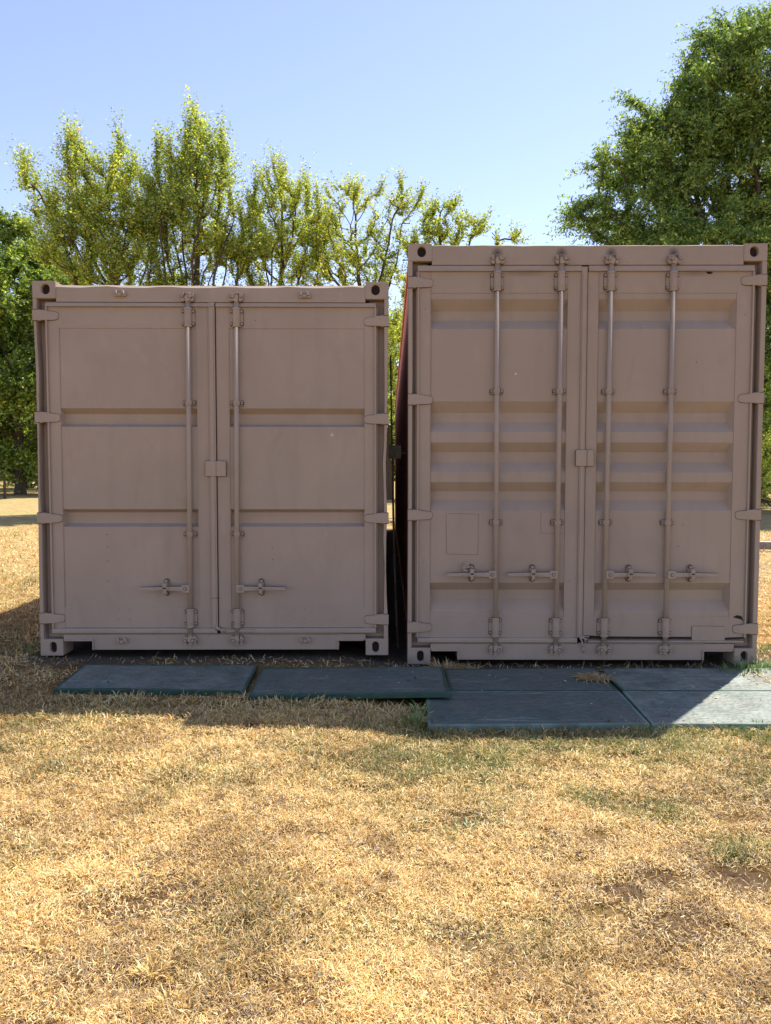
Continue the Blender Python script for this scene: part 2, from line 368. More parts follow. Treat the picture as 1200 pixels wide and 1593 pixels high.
# hardware masters, each built once round its own origin and copied
def hw(parent, mesh_obj, name, loc, mirror=False, label=None, rot=0):
    o = mesh_obj.copy(); o.name = name; C.objects.link(o); o.parent = parent; o.location = loc
    if mirror: o.scale = (-1, 1, 1)
    if rot: o.rotation_euler = (0, rot, 0)
    return o
MASTER = {}
def master(key, mb, name, mats, bevel=.0025):
    o = mb.build(name, mats, None, bevel); C.objects.unlink(o); MASTER[key] = o; return o
def rrect(cx, cz, hw_, hh, r, n=4):
    out = []
    for (sx, sz, a0) in ((1, 1, 0), (-1, 1, PI / 2), (-1, -1, PI), (1, -1, 3 * PI / 2)):
        for k in range(n + 1):
            a = a0 + PI / 2 * k / n; out.append((cx + sx * (hw_ - r) + r * math.cos(a), cz + sz * (hh - r) + r * math.sin(a)))
    return out
def make_masters(tag_, pm):
    m2 = [pm, M_seamshade]
    def bolt(mb, x, z, y0, r=.0085, h=.009):
        r *= 1.12; h *= 1.35; mb.cyl((x, y0 + .001, z), (x, y0 - .0012, z), r * 1.38, n=10, mat=1)
        mb.cyl((x, y0, z), (x, y0 - h * .7, z), r, r * .95, 10); mb.cyl((x, y0 - h * .7, z), (x, y0 - h, z), r * .95, r * .55, 10)
    BW = -.006                                           # axis of the locking bars in front of the castings
    # end bracket (four bolts, sleeve round the bar)
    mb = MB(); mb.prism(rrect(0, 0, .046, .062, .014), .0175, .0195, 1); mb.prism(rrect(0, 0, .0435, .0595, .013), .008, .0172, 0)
    mb.cyl((0, BW, -.066), (0, BW, .066), .0245, n=24); mb.cyl((0, BW, .052), (0, BW, .066), .0275, n=24); mb.cyl((0, BW, -.066), (0, BW, -.055), .0275, n=24)
    mb.box(-.024, .024, -.05, .05, BW, .010)
    for x in (-.034, .034):
        for z in (-.042, .042): bolt(mb, x, z, .008)
    for z in (-.03, .03): bolt(mb, 0, z, BW - .022, .004, .005)
    master(tag_ + 'guide', mb, 'end_bracket', m2)
    # mid bracket
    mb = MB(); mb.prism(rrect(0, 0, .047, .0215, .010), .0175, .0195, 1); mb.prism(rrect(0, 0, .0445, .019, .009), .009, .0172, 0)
    mb.cyl((0, BW, -.016), (0, BW, .016), .0225, n=24); mb.box(-.022, .022, -.016, .016, BW, .010)
    for x in (-.034, .034): bolt(mb, x, 0, .009, .0085, .008)
    bolt(mb, 0, 0, BW - .020, .004, .005)
    master(tag_ + 'mid', mb, 'bar_bracket', m2)
    # cam on the bar end
    mb = MB(); mb.cyl((0, BW, -.045), (0, BW, .030), .0165, .0185, n=20)
    mb.prism([(-.016, -.024), (-.004, -.032), (.012, -.026), (.026, -.018), (.032, .004), (.024, .022), (.008, .026), (.004, .010), (-.008, .012), (-.016, .004)], -.034, .000)
    bolt(mb, .020, .002, -.034, .009, .008)
    mb.cyl((0, BW, .026), (0, BW, .034), .024, n=20)
    # cam sits above this collar
    master(tag_ + 'cam', mb, 'cam', m2)
    # keeper lugs bolted to header or sill
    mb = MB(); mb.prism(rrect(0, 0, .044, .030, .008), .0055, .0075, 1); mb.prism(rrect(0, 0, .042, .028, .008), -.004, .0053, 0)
    for s in (-1, 1):
        mb.prism([(s * .040, -.026), (s * .022, -.030), (s * .018, .006), (s * .026, .030), (s * .042, .026), (s * .048, .000)][::s], -.026, .000)
        bolt(mb, s * .034, .004, -.026, .008, .007)
    master(tag_ + 'keeper', mb, 'cam_keeper', m2)
    # handle pointing to -x from the bar
    mb = MB(); mb.prism(rrect(-.026, 0, .027, .027, .004), -.036, -.014); bolt(mb, -.028, 0, -.036, .0085, .006)
    mb.prism([(-.048, .016), (-.048, -.016), (-.13, -.012), (-.335, -.010), (-.342, -.005), (-.342, .008), (-.335, .011), (-.20, .0135)], -.037, -.027)
    mb.prism([(-.048, .0185), (-.048, .004), (-.335, .004), (-.344, .010), (-.335, .0135), (-.20, .0165)], -.0268, -.0240, 1)  # dark strip painting the shadow line along the handle's upper edge
    mb.prism([(-.10, .003), (-.10, -.004), (-.24, -.004), (-.24, .003)], -.0395, -.037)
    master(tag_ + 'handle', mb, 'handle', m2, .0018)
    # handle catch
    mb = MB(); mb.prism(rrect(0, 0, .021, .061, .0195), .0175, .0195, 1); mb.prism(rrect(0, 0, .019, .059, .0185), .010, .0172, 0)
    bolt(mb, 0, .043, .010, .0105, .012); bolt(mb, 0, -.043, .010, .0105, .012)
    mb.box(-.014, .014, -.026, .034, -.020, .012); mb.prism([(-.015, .034), (.015, .034), (.012, .012), (.026, .004), (.014, -.014), (-.014, -.014), (-.026, .004), (-.012, .012)], -.047, -.038)
    mb.box(-.012, .012, .014, .034, -.040, -.018); mb.box(-.010, .010, -.034, -.014, -.046, -.010)
    mb.prism(rrect(0, .001, .012, .006, .004), -.0485, -.0472, 1)
    master(tag_ + 'catch', mb, 'handle_catch', m2, .0015)
    # hinge growing to +x from the post
    mb = MB()
    mb.box(-.001, .031, -.036, .036, -.004, .010)
    mb.cyl((.040, .012, -.038), (.040, .012, .038), .0145, n=16)
    top = [(.030, .033), (.060, .036), (.085, .034), (.110, .028), (.150, .024), (.166, .017), (.170, .004), (.167, -.020), (.152, -.029), (.12, -.032), (.08, -.034), (.030, -.034)]
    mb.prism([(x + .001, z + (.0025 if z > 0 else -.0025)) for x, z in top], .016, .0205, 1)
    n = len(top)
    V = [(x, -.004 + .018 * max(0, (x - .05) / .12) ** 1.5, z) for x, z in top] + [(x, .020, z) for x, z in top]
    mb.add(V, [tuple(range(n)), tuple(range(2 * n - 1, n - 1, -1))] + [(i, n + i, n + (i + 1) % n, (i + 1) % n) for i in range(n)])
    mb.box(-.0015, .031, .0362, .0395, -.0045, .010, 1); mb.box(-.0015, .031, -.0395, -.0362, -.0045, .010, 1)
    master(tag_ + 'hinge', mb, 'hinge', m2, .003)
    # little lashing hook welded on header and sill
    mb = MB(); mb.prism(rrect(0, -.010, .040, .012, .006), -.012, .006)
    mb.prism([(-.036, -.008), (-.016, -.008), (-.020, .020), (-.030, .018)], -.026, .000); mb.prism([(.016, -.008), (.036, -.008), (.028, .018), (.012, .022)], -.026, .000)
    mb.box(-.014, .014, -.018, -.002, -.022, -.008)
    master(tag_ + 'hook', mb, 'lashing_hook', m2, .004)
make_masters('L', M_tan); make_masters('R', M_tan2)

def gasket(mb, u0, u1, v0, v1, lip=.012):
    """rubber seal strip, wedge profile: leans out towards its lower edge"""
    h = v1 - v0
    mb.xprism([(v1, .020), (v1 - .004, .010), (v0 + .008, .010 - lip), (v0 + .002, .010 - lip), (v0, .022)], u0, u1)

def container(name, loc, yaw, H, pm, rm, sm, K, cfg):
    root = empty(name, loc, yaw); root['pm'] = pm; root['sm'] = sm
    castings(root, H)
    posts(root, H, pm, cfg['wobL'], cfg['wobR'])
    corrug_wall(root, 0, -1, H, sm); corrug_wall(root, 2.438, 1, H, M_gapshade if K == 'L' else sm)
    roof(root, H, rm); floor_and_rear(root, H, sm)
    # header and sill beams, slightly bowed along their free edge
    mb = MB(); n = 24; hb = cfg['head'][0]; V = []
    for i in range(n + 1):
        u = .160 + (2.118) * i / n; ht = H + cfg['head'][1] + cfg['headbow'] * math.sin(PI * i / n) * .5 + .003 * math.sin(i * 1.9) * math.sin(i * .7)
        lp_ = cfg.get('lip', .005) * (1 + .3 * math.sin(i * 1.3)); V += [(u, .008, hb), (u, .008, ht - lp_), (u, .008 + lp_ * 1.5, ht), (u, .17, ht - .004), (u, .17, hb)]
    mb.add(V, [(5 * i + k, 5 * i + 5 + k, 5 * i + 5 + (k + 1) % 5, 5 * i + (k + 1) % 5) for i in range(n) for k in range(5)])
    mb.box(.135, 2.303, hb - .030, hb - .0005, .045, .17)
    head = mb.build('door_header', pm, root)
    st, sb = cfg['sill']; no = cfg['notch']
    mb = MB(); y0, y1 = .008, .150
    nL0, nL1, nR0, nR1 = no; nt_ = cfg['nt']
    mb.box(nL1, nR0, sb, st, y0, y1); mb.box(.160, nL1, nt_, st, y0, y1); mb.box(nR0, 2.278, nt_, st, y0, y1)
    for (a, b) in ((nL0, nL1 + .010), (nR0 - .010, nR1)): mb.box(a, b, nt_ - .001, nt_ + .012, -.004, .0075)
    mb.box(nL1 - .001, nL1 + .010, sb, nt_ - .0012, -.004, .0075); mb.box(nR0 - .010, nR0 + .001, sb, nt_ - .0012, -.004, .0075)
    mb.box(.030, .160, .119, st - .002, .070, .140); mb.box(2.278, 2.408, .119, st - .002, .070, .140)
    sill = mb.build('door_sill', pm, root, .004)
    for (u, v) in cfg['hooks_top']: hw(head, MASTER[K + 'hook'], 'lashing_hook', (u, 0, v))
    for (u, v) in cfg['hooks_bot']: hw(sill, MASTER[K + 'hook'], 'lashing_hook', (u, 0, v))
    for d in cfg['doors']:
        u0, u1 = d['u']; v0, v1 = cfg['door_v']
        pl, pr = d['panel']; rt, rb = cfg['rails']
        mb = MB()
        # frame: stiles and rails proud of the sheet by 4 mm
        F, S = .0180, .0225
        mb.box(u0, pl, v0, v1, F, .070); mb.box(pr, u1, v0, v1, F, .060)
        mb.box(pl, pr, rt, v1, F, .060); mb.box(pl, pr, v0, rb, F, .060)
        sheet(mb, pl - .001, pr + .001, rb - .001, rt + .001, S, d['recs'])
        mb.box(pl - .02, pr + .02, rb - .02, rt + .02, .084, .088)
        door = mb.build('door', pm, root, .0025)
        # rolled outer edge of the door beside the post
        mb = MB()
        e = d['outer']
        mb.box(min(e, e + (.012 if d['side'] == 0 else -.012)), max(e, e + (.012 if d['side'] == 0 else -.012)), v0, v1, .004, .0178)
        mb.box(min(e, e - (.010 if d['side'] == 0 else -.010)), max(e, e - (.010 if d['side'] == 0 else -.010)), v0, v1, .030, .050)
        # seals at top and bottom
        gasket(mb, u0 + .002, d['gk'][1], v1 - .002, cfg['head'][0] - .001)
        if d.get('gb', True):
            mb.xprism([(v0 - .001, .022), (v0 - .002, .002), (v0 - .012, -.006), (v0 - .030, -.006), (st + .004, .004), (st + .002, .03)], d['gkb'][0], d['gkb'][1])
        mb.build('door_gasket', pm, door, .002)
        if d['side'] == 0:
            a, b = d['astragal']
            mb = MB(); mb.xprism([(v0 + .0, .0175), (v0 + .0, .006), (v1 + .03, .006), (v1 + .03, .0175)], a, b)
            mb.box(a + .008, b - .010, v0 + .02, v1 - .01, .001, .0058)
            mb.box(b - .001, b + .004, v0 + .012, v1, .010, .0175, 1)
            mb.build('centre_seal', [pm, M_seamshade], door, .003)
        for v in d['hinges']: hw(door, MASTER[K + 'hinge'], 'hinge', ((0 if d['side'] == 0 else 2.438), 0, v), d['side'] == 1)
        BW = -.006
        for (u_t, u_b) in d['bars']:
            f = lambda v: u_b + (u_t - u_b) * (v - v0) / (v1 - v0)
            mb = MB(); mb.cyl((f(cfg['cam'][1]), BW, cfg['cam'][1] - .01), (f(cfg['cam'][0]), BW, cfg['cam'][0] + .01), .0168, n=24)
            bar = mb.build('locking_bar', pm, door)
            for v in cfg['guides']: hw(door, MASTER[K + 'guide'], 'end_bracket', (f(v), 0, v))
            for v in cfg['mids']: hw(door, MASTER[K + 'mid'], 'bar_bracket', (f(v), 0, v))
            hw(door, MASTER[K + 'cam'], 'cam', (f(cfg['cam'][1]), 0, cfg['cam'][1]), d['side'] == 1)
            o = hw(door, MASTER[K + 'cam'], 'cam', (f(cfg['cam'][0]), 0, cfg['cam'][0]), d['side'] == 0); o.rotation_euler = (0, PI, 0)
            hw(head, MASTER[K + 'keeper'], 'cam_keeper', (f(cfg['cam'][1]), 0, cfg['cam'][1] + .002))
            o = hw(sill, MASTER[K + 'keeper'], 'cam_keeper', (f(cfg['cam'][0]), 0, cfg['cam'][0] - .002)); o.rotation_euler = (0, PI, 0)
            hv = cfg['handle_v']; mir = d['hdir'] > 0
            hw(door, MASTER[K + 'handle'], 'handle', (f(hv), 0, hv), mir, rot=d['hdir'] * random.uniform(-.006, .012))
            hw(door, MASTER[K + 'catch'], 'handle_catch', (f(hv) + d['hdir'] * cfg['catch_off'], 0, hv + .005))
        d['obj'] = door
    return root, head, sill
straight = [(0, 0, .028), (3, 0, .028)]
LCFG = dict(lip=.018,
    wobL=[(0, 0, .026), (.5, .000, .026), (.9, .004, .030), (1.1, .007, .022), (1.5, .012, .024), (1.75, .012, .030), (1.95, .013, .033), (2.12, .009, .027), (2.28, .005, .022), (2.4, .0, .028), (2.6, 0, .030)],
    wobR=[(0, 0, .030), (.24, .002, .034), (.42, .012, .030), (.62, .017, .026), (.82, .015, .036), (1.0, .009, .030), (1.2, .016, .034), (1.35, .018, .040), (1.5, .013, .030), (1.8, .008, .028), (2.2, .002, .030), (2.6, 0, .030)],
    head=(2.452, -.020), headbow=-.006, sill=(.150, .040), notch=(.165, .364, 2.088, 2.262), nt=.104,
    hooks_top=[(.600, 2.508), (1.862, 2.500)], hooks_bot=[(.575, .112), (1.854, .114)],
    door_v=(.194, 2.420), rails=(2.275, .342), guides=(2.345, .268), mids=(1.762, .855), cam=(.115, 2.478), handle_v=.477, catch_off=-.0 + .168,
    doors=[dict(side=0, u=(.083, 1.2425), panel=(.170, 1.113), outer=.083, gk=(0, 1.242), gkb=(.085, 1.240), astragal=(1.197, 1.242), hinges=(2.36, 1.664, .967, .265),
                bars=[(1.063, 1.053)], hdir=-1, recs=[(1.600, 1.727, .036, .018, .012, .006, .048), (.905, 1.028, .024, .021, .012, .006, .048)]),
           dict(side=1, u=(1.2475, 2.352), panel=(1.335, 2.272), outer=2.352, gk=(0, 2.350), gkb=(1.262, 2.350), hinges=(2.325, 1.655, .967, .255),
                bars=[(1.394, 1.379)], hdir=1, recs=[(1.600, 1.727, .036, .018, .003, .003, .048), (.905, 1.028, .024, .021, .003, .003, .048)])])
rr_ = lambda e0, e1: [(2.325, 2.528, .073, .066, e0, e1, .056), (1.621, 1.832, .075, .070, e0, e1, .056), (1.343, 1.550, .066, .070, e0, e1, .056), (1.076, 1.276, .066, .072, e0, e1, .056), (.373, .575, .058, .074, e0, e1, .056)]
RCFG = dict(
    wobL=[(0, 0, .028), (1.2, .002, .028), (2.0, .0, .029), (3, 0, .028)], wobR=[(0, .002, .034), (.7, .0, .034), (1.5, .003, .036), (2.4, 0, .034), (3, 0, .034)],
    head=(2.755, -.008), headbow=-.004, sill=(.148, .033), notch=(.165, .349, 2.066, 2.262), nt=.096,
    hooks_top=[], hooks_bot=[],
    door_v=(.190, 2.712), rails=(2.567, .336), guides=(2.640, .268), mids=(1.897, .996), cam=(.113, 2.782), handle_v=.638, catch_off=.168,
    doors=[dict(side=0, u=(.062, 1.221), panel=(.156, 1.090), outer=.062, gk=(0, 1.181), gkb=(.070, 1.181), astragal=(1.181, 1.221), hinges=(2.636, 1.843, 1.048, .263),
                bars=[(.605, .612), (1.040, 1.032)], hdir=-1, recs=rr_(.004, .012)),
           dict(side=1, u=(1.2265, 2.358), panel=(1.302, 2.245), outer=2.358, gk=(0, 2.355), gkb=(1.25, 2.355), gb=False, hinges=(2.650, 1.854, 1.051, .255),
                bars=[(1.378, 1.366), (1.801, 1.793)], hdir=1, recs=rr_(.008, .028))])
rootL, headL, sillL = container('shipping_container', (-2.409, 0, .005), .0076, 2.591, M_tan, M_roof, M_red, 'L', LCFG)
tag(rootL, 'lower tan shipping container on the left with smooth doors and two wide grooves', 'container', 'shipping containers side by side')
rootR, headR, sillR = container('shipping_container', (.163, -.017, -.052), -.0062, 2.896, M_tan2, M_roof, M_red, 'R', RCFG)
tag(rootR, 'taller tan shipping container on the right with ribbed doors and four locking bars', 'container', 'shipping containers side by side')
for r in (rootL, rootR):
    for k in ('pm', 'sm'):
        if k in r: del r[k]
dL, dR = LCFG['doors'][0]['obj'], LCFG['doors'][1]['obj']
eL, eR = RCFG['doors'][0]['obj'], RCFG['doors'][1]['obj']
# plates over the door seam
def plate(parent, name, pts, y0, y1, mats, grow=.0022, bev=.0015, seam=True):
    mb = MB(); cx = sum(p[0] for p in pts) / len(pts); cz = sum(p[1] for p in pts) / len(pts)
    if seam: mb.prism([(x + (grow if x > cx else -grow), z + (grow if z > cz else -grow)) for x, z in pts], y0 + (y1 - y0) * .6, y1 - .0003, 1)
    mb.prism(pts, y0, y1 - .0006); return mb.build(name, mats, parent, bev)
plate(dL, 'lock_box', [(1.170, 1.259), (1.311, 1.258), (1.311, 1.362), (1.170, 1.364)], -.006, .006, [M_tan, M_seamshade])
plate(dL, 'lock_box_mark', [(1.243, 1.262), (1.245, 1.262), (1.245, 1.360), (1.243, 1.360)], -.0075, -.0062, [M_seamshade, M_seamshade], seam=False)
plate(eL, 'lock_box', rrect(1.2155, 1.4425, .0605, .0555, .010, 3), -.008, .006, [M_tan2, M_seamshade])
plate(eL, 'lock_box_mark', [(1.229, 1.388), (1.232, 1.388), (1.232, 1.500), (1.229, 1.500)], -.0095, -.0082, [M_seamshade, M_seamshade], seam=False)
plate(eL, 'patch_plate', [(.272, .776), (.487, .772), (.490, 1.052), (.266, 1.058)], .0190, .0228, [M_tan2, M_seamshade], .0016)
plate(eL, 'patch_plate', [(.925, .921), (1.086, .921), (1.086, 1.068), (.925, 1.068)], .0200, .0228, [M_tan2, M_seamshade], .0012)
plate(eR, 'patch_plate', [(1.985, .168), (2.215, .168), (2.213, .270), (1.985, .272)], .012, .0178, [M_tan2, M_seamshade], .002)
# torn dark gap under the right door where the seal has gone
mb = MB(); V = []
mb.prism([(1.24, .206), (1.40, .198), (1.62, .197), (1.985, .196), (2.215, .190), (2.356, .196), (2.356, .184), (2.215, .178), (1.98, .181), (1.5, .182), (1.30, .183)], .0140, .0176)
mb.build('rust_gap', M_dark, eR)
MB().prism([(2.270, .335), (2.300, .350), (2.330, .342), (2.345, .300), (2.330, .318)], .0150, .0178).build('rust_hole', M_dark, eR)
for (x, z, r) in ((2.036, 2.716, .012), (2.052, 2.706, .020), (2.066, 2.716, .013), (2.016, 2.719, .006), (2.092, 2.717, .007), (2.105, 2.717, .004)):
    hb_ = MB(); hb_.prism([(x + r * math.cos(a) * random.uniform(.7, 1.2), z + .75 * r * math.sin(a) * random.uniform(.7, 1.2)) for a in [k * PI / 4 for k in range(8)]], .0168, .0178)
    hb_.build('rust_hole', M_dark, eR)
# flattened bit of seal left under the right door, and the strip hanging in the middle
mb = MB(); mb.box(1.24, 2.35, .150, .178, .030, .055); mb.xprism([(.176, .03), (.170, -.001), (.160, -.001), (.150, .012)], 1.26, 2.34)
mb.build('door_gasket', M_tan2, sillR, .002)
mb = MB(); mb.tube([(1.200, -.006, .196), (1.212, -.016, .170), (1.218, -.014, .130), (1.228, -.012, .088)], .0065, 8)
mb.tube([(1.196, -.004, .200), (1.225, -.016, .190), (1.250, -.012, .180)], .006, 8); mb.tube([(1.205, -.01, .20), (1.238, -.012, .200), (1.262, -.006, .204)], .004, 6)
mb.build('torn_seal', [M_tan2], eL)
# torn corner of the left container's seal
mb = MB(); mb.prism([(1.200, .160), (1.214, .160), (1.262, .203), (1.240, .200)], -.0055, .004, 1)
mb.xprism([(.192, .010), (.185, -.012), (.170, -.012), (.158, .006)], 1.262, 1.50); mb.tube([(1.235, -.008, .200), (1.262, -.011, .186), (1.30, -.010, .178)], .011, 8)
mb.build('torn_seal', [M_tan, M_seamshade], dL)
mb = MB(); mb.box(1.196, 1.262, .4045, .4075, .0005, .006, 0); mb.build('weld_crack', M_seamshade, dL)
# chain and lock hanging on the outermost handle
mb = MB()
for k, (x, z) in enumerate(((.402, .715), (.392, .700), (.388, .684), (.394, .668), (.408, .662), (.420, .690), (.412, .708))):
    mb.prism(rrect(x, z, .011, .007, .006, 3), -.020 - .002 * (k % 2), -.012 - .002 * (k % 2))
mb.prism(rrect(.405, .694, .018, .014, .008, 3), -.016, .006)
mb.build('padlock', [M_tan2], eL, .002)
# screw heads and pits in the sheet
for door, pts, m_ in ((dL, [(.475, .853), (.475, .765), (.475, .665), (.475, .525), (.545, .325), (.620, .325), (.545, .255), (.620, .255)], M_seamshade),
                      (dR, [(1.625, .76), (1.625, .675), (1.775, .325), (1.85, .325), (1.775, .255), (1.85, .255), (1.52, 2.33)], M_seamshade),
                      (eL, [(.11, .72), (.118, 2.46), (1.13, .58), (1.205, .585), (1.125, .59)], M_seamshade), (eR, [(1.245, 2.60), (2.30, 2.42), (1.80, 1.28), (1.98, 2.1), (1.88, .83), (1.91, .98)], M_seamshade)):
    for (x, z) in pts: MB().cyl((x, .0226, z), (x, .0165, z), .0028, n=8).build('rivet', m_, door)
mb = MB()
for (x, z, r) in ((2.045, 1.545, .011),): mb.cyl((x, .0222, z), (x, .0218, z), r, n=12)
mb.build('paint_chip', flat('pale_primer', (.62, .52, .42)), dR)
mb = MB()
for (x, z, r) in ((.740, 2.02, .006), (1.94, .52, .0)): 
    if r: mb.cyl((x, .0222, z), (x, .0218, z), r, n=10)
mb.build('paint_chip', flat('pale_primer_fleck', (.7, .62, .52)), eL)

# box and cable in the gap between the containers
jb = empty('cable_box', (.032, .30, 1.39))
mb = MB(); mb.box(0, .088, .0, .096, -.03, .06); mb.box(-.001, .0895, -.001, .097, -.036, -.0305); mb.box(.088, .1, .03, .05, -.02, .03); mb.box(.1, .128, .036, .044, -.004, .004)
mb.build('housing', M_box, jb, .003)
mb = MB(); mb.tube([(.030, .012, .0), (.032, .012, -.3), (.040, .012, -.7), (.052, .010, -1.05), (.066, .0, -1.36), (.070, .0, -1.40)], .0085, 10); mb.tube([(.024, .02, .096), (.018, .02, .4), (.012, .02, .75)], .006, 8)
mb.build('cable', M_conduit, jb)
tag(jb, 'small dark olive cable box with a hanging cable in the gap between the containers', 'electrical box')

# ------------------------------------------------------------------ mats
def matmat(name, dust):
    m, t, p = nmat(name); g = gpos(t)
    v = t.nodes.new('ShaderNodeTexVoronoi'); v.inputs['Scale'].default_value = 34; t.links.new(g, v.inputs['Vector'])
    n = noise(t, 5, 6, .65, g); n2 = noise(t, 45, 5, .7, mp(t, g, (.4, 1, 1)))
    c = mixc(t, ramp(t, n.outputs[0], [(.3, (0, 0, 0)), (.65, (dust,) * 3)]).outputs[0], (.074, .104, .086), (.24, .265, .225))
    c = mixc(t, ramp(t, n2.outputs[0], [(.35, (.6,) * 3), (.55, (0, 0, 0))]).outputs[0], c, (.025, .055, .05))
    n3 = noise(t, 2.6, 7, .7, g)
    c = mixc(t, ramp(t, n3.outputs[0], [(.52, (0, 0, 0)), (.66, (.55,) * 3)]).outputs[0], c, (.15, .12, .09))
    sc = noise(t, 14, 3, .6, mp(t, g, (.15, 1.6, 1)), 1.0)
    c = mixc(t, ramp(t, sc.outputs[0], [(.62, (0, 0, 0)), (.68, (.35,) * 3)]).outputs[0], c, (.33, .36, .33))
    t.links.new(c, p.inputs['Base Color']); p.inputs['Roughness'].default_value = .6
    t.links.new(bump(t, n2.outputs[0], .5, .003, bump(t, v.outputs['Distance'], .8, .006)), p.inputs['Normal']); return m
M_mat = [matmat('mat_top_grey', .75), matmat('mat_top_green', .3), matmat('mat_top_dusty', 1.0)]
M_edge = flat('green_mat_edge', (.020, .066, .043), .5, 12, .3)
M_edge_sunlit = flat('sun_lightened_mat_edge', (.14, .20, .165), .6, 12, .35)  # paler green: sunlight on the front mats' edges put into the colour
def mat_obj(P, z0, z1, top, label, edge=None):
    """P: four corners, near-left, near-right, far-right, far-left"""
    cx = sum(p[0] for p in P) / 4; cy = sum(p[1] for p in P) / 4
    root = empty('rubber_mat', (cx, cy, z0)); h = z1 - z0
    Q = [(p[0] - cx, p[1] - cy) for p in P]
    def shrink(k): return [(x - k * (1 if x > 0 else -1), y - k * (1 if y > 0 else -1)) for x, y in Q]
    rs = random.Random(int(cx * 100) + 50)
    mb = MB(); S = shrink(.017); N = 30; top_ = []
    def grid(S):
        out = []
        for j in range(11):
            for i in range(N + 1):
                a, b = i / N, j / 10
                x = (S[0][0] * (1 - a) + S[1][0] * a) * (1 - b) + (S[3][0] * (1 - a) + S[2][0] * a) * b
                y = (S[0][1] * (1 - a) + S[1][1] * a) * (1 - b) + (S[3][1] * (1 - a) + S[2][1] * a) * b
                out.append((x, y, h + .0035 * math.sin(3.1 * x + cx) * math.sin(6 * y + cy) + .0008 * rs.uniform(-1, 1)))
        return out
    G = grid(S); mb.add(G, [(j * (N + 1) + i, j * (N + 1) + i + 1, (j + 1) * (N + 1) + i + 1, (j + 1) * (N + 1) + i) for j in range(10) for i in range(N)], 0, True)
    mb.build('mat_top', top, root, fix=False)
    mb = MB(); O = Q; n = 4; I = shrink(.019)
    V = [(x, y, 0) for x, y in O] + [(x, y, h - .001) for x, y in O] + [(x, y, h + .0022) for x, y in shrink(.004)] + [(x, y, h + .001) for x, y in I] + [(x, y, 0) for x, y in I]
    F = []
    for r in range(4): F += [(r * 4 + i, r * 4 + (i + 1) % 4, r * 4 + 4 + (i + 1) % 4, r * 4 + 4 + i) for i in range(4)]
    mb.add(V, F); mb.build('mat_edge', edge or M_edge, root, .0015)
    tag(root, label, 'mat', 'rubber mats in front of the containers')
    return root
mat_obj([(-1.945, -.868), (-.812, -.915), (-.835, -.305), (-1.985, -.300)], -.008, .020, M_mat[0], 'dusty grey green mat under the left container doors, leftmost of the mats')
mat_obj([(-.775, -1.010), (.385, -.952), (.380, -.365), (-.800, -.388)], -.006, .022, M_mat[1], 'dark green mat overlapping in front of the gap, second from the left')
mat_obj([(.395, -.752), (1.420, -.752), (1.425, -.215), (.400, -.235)], -.060, -.026, M_mat[1], 'dark mat against the right container sill with a tuft of hay on it')
mat_obj([(.226, -1.398), (1.392, -1.372), (1.415, -.775), (.252, -.778)], -.058, -.022, M_mat[1], 'front mat with front edge coloured light as sunlit left of the diagonal seam', M_edge_sunlit)
mat_obj([(1.440, -.754), (2.60, -.752), (2.60, -.215), (1.445, -.220)], -.060, -.026, M_mat[2], 'mat against the right container corner half in its shadow')
mat_obj([(1.402, -1.372), (2.57, -1.382), (2.60, -.778), (1.432, -.776)], -.058, -.022, M_mat[2], 'pale dusty front mat at the right edge mostly in full sun', M_edge_sunlit)

# metal channel lying on the dirt at the right
rb = empty('steel_channel', (6.15, 7.6, -.01), math.radians(-14))
mb = MB(); mb.box(0, 3.2, .0, .12, 0, .012); mb.box(0, 3.2, .108, .120, .012, .10); mb.box(0, 3.2, .0, .012, .012, .10)
for k in range(14): mb.cyl((.15 + k * .22, -.001, .06), (.15 + k * .22, -.006, .06), .016, n=10)
mb.build('web', M_steel, rb, .002)
MB().box(0, 3.2, .1215, .127, .002, .10).build('flange_highlight', M_steelhighlight, rb, .001)  # thin strip added over the flange to carry the painted highlight
tag(rb, 'long grey steel channel lying on bare dirt right of the tall container', 'steel beam')

# ------------------------------------------------------------------ grass
RS = np.random.RandomState(11)
def palette(n, green, bare, hue):
    straw = np.array([(.84, .62, .275), (.79, .54, .19), (.69, .43, .125), (.46, .25, .09), (.87, .72, .40), (.40, .30, .18)])
    grn = np.array([(.21, .23, .07), (.31, .31, .10), (.42, .37, .14), (.15, .18, .05)])
    pw = np.array([.27, .25, .17, .09, .13, .09]); k = RS.choice(6, n, p=pw)
    col = straw[k]; br = hue < .42
    k2 = RS.choice([2, 3, 5, 1], n); mix = (RS.rand(n) < (np.clip((.5 - hue) * 3.0, 0, .75)))
    col = np.where(mix[:, None], straw[k2], col)
    col = np.where((RS.rand(n) < .45 * bare)[:, None], np.array([.26, .19, .13]), col)
    isg = RS.rand(n) < np.clip(green * .66 + .015, 0, 1)
    col = np.where(isg[:, None], grn[RS.choice(4, n)], col)
    return np.minimum(col * RS.uniform(.72, 1.15, (n, 1)) * (.80 + .36 * np.clip(hue, 0, 1))[:, None], .92), isg
MATS_R = [(-2.0, -.80, -.93, -.29), (-.79, .39, -1.0, -.36), (.24, 2.61, -1.385, -.2)]
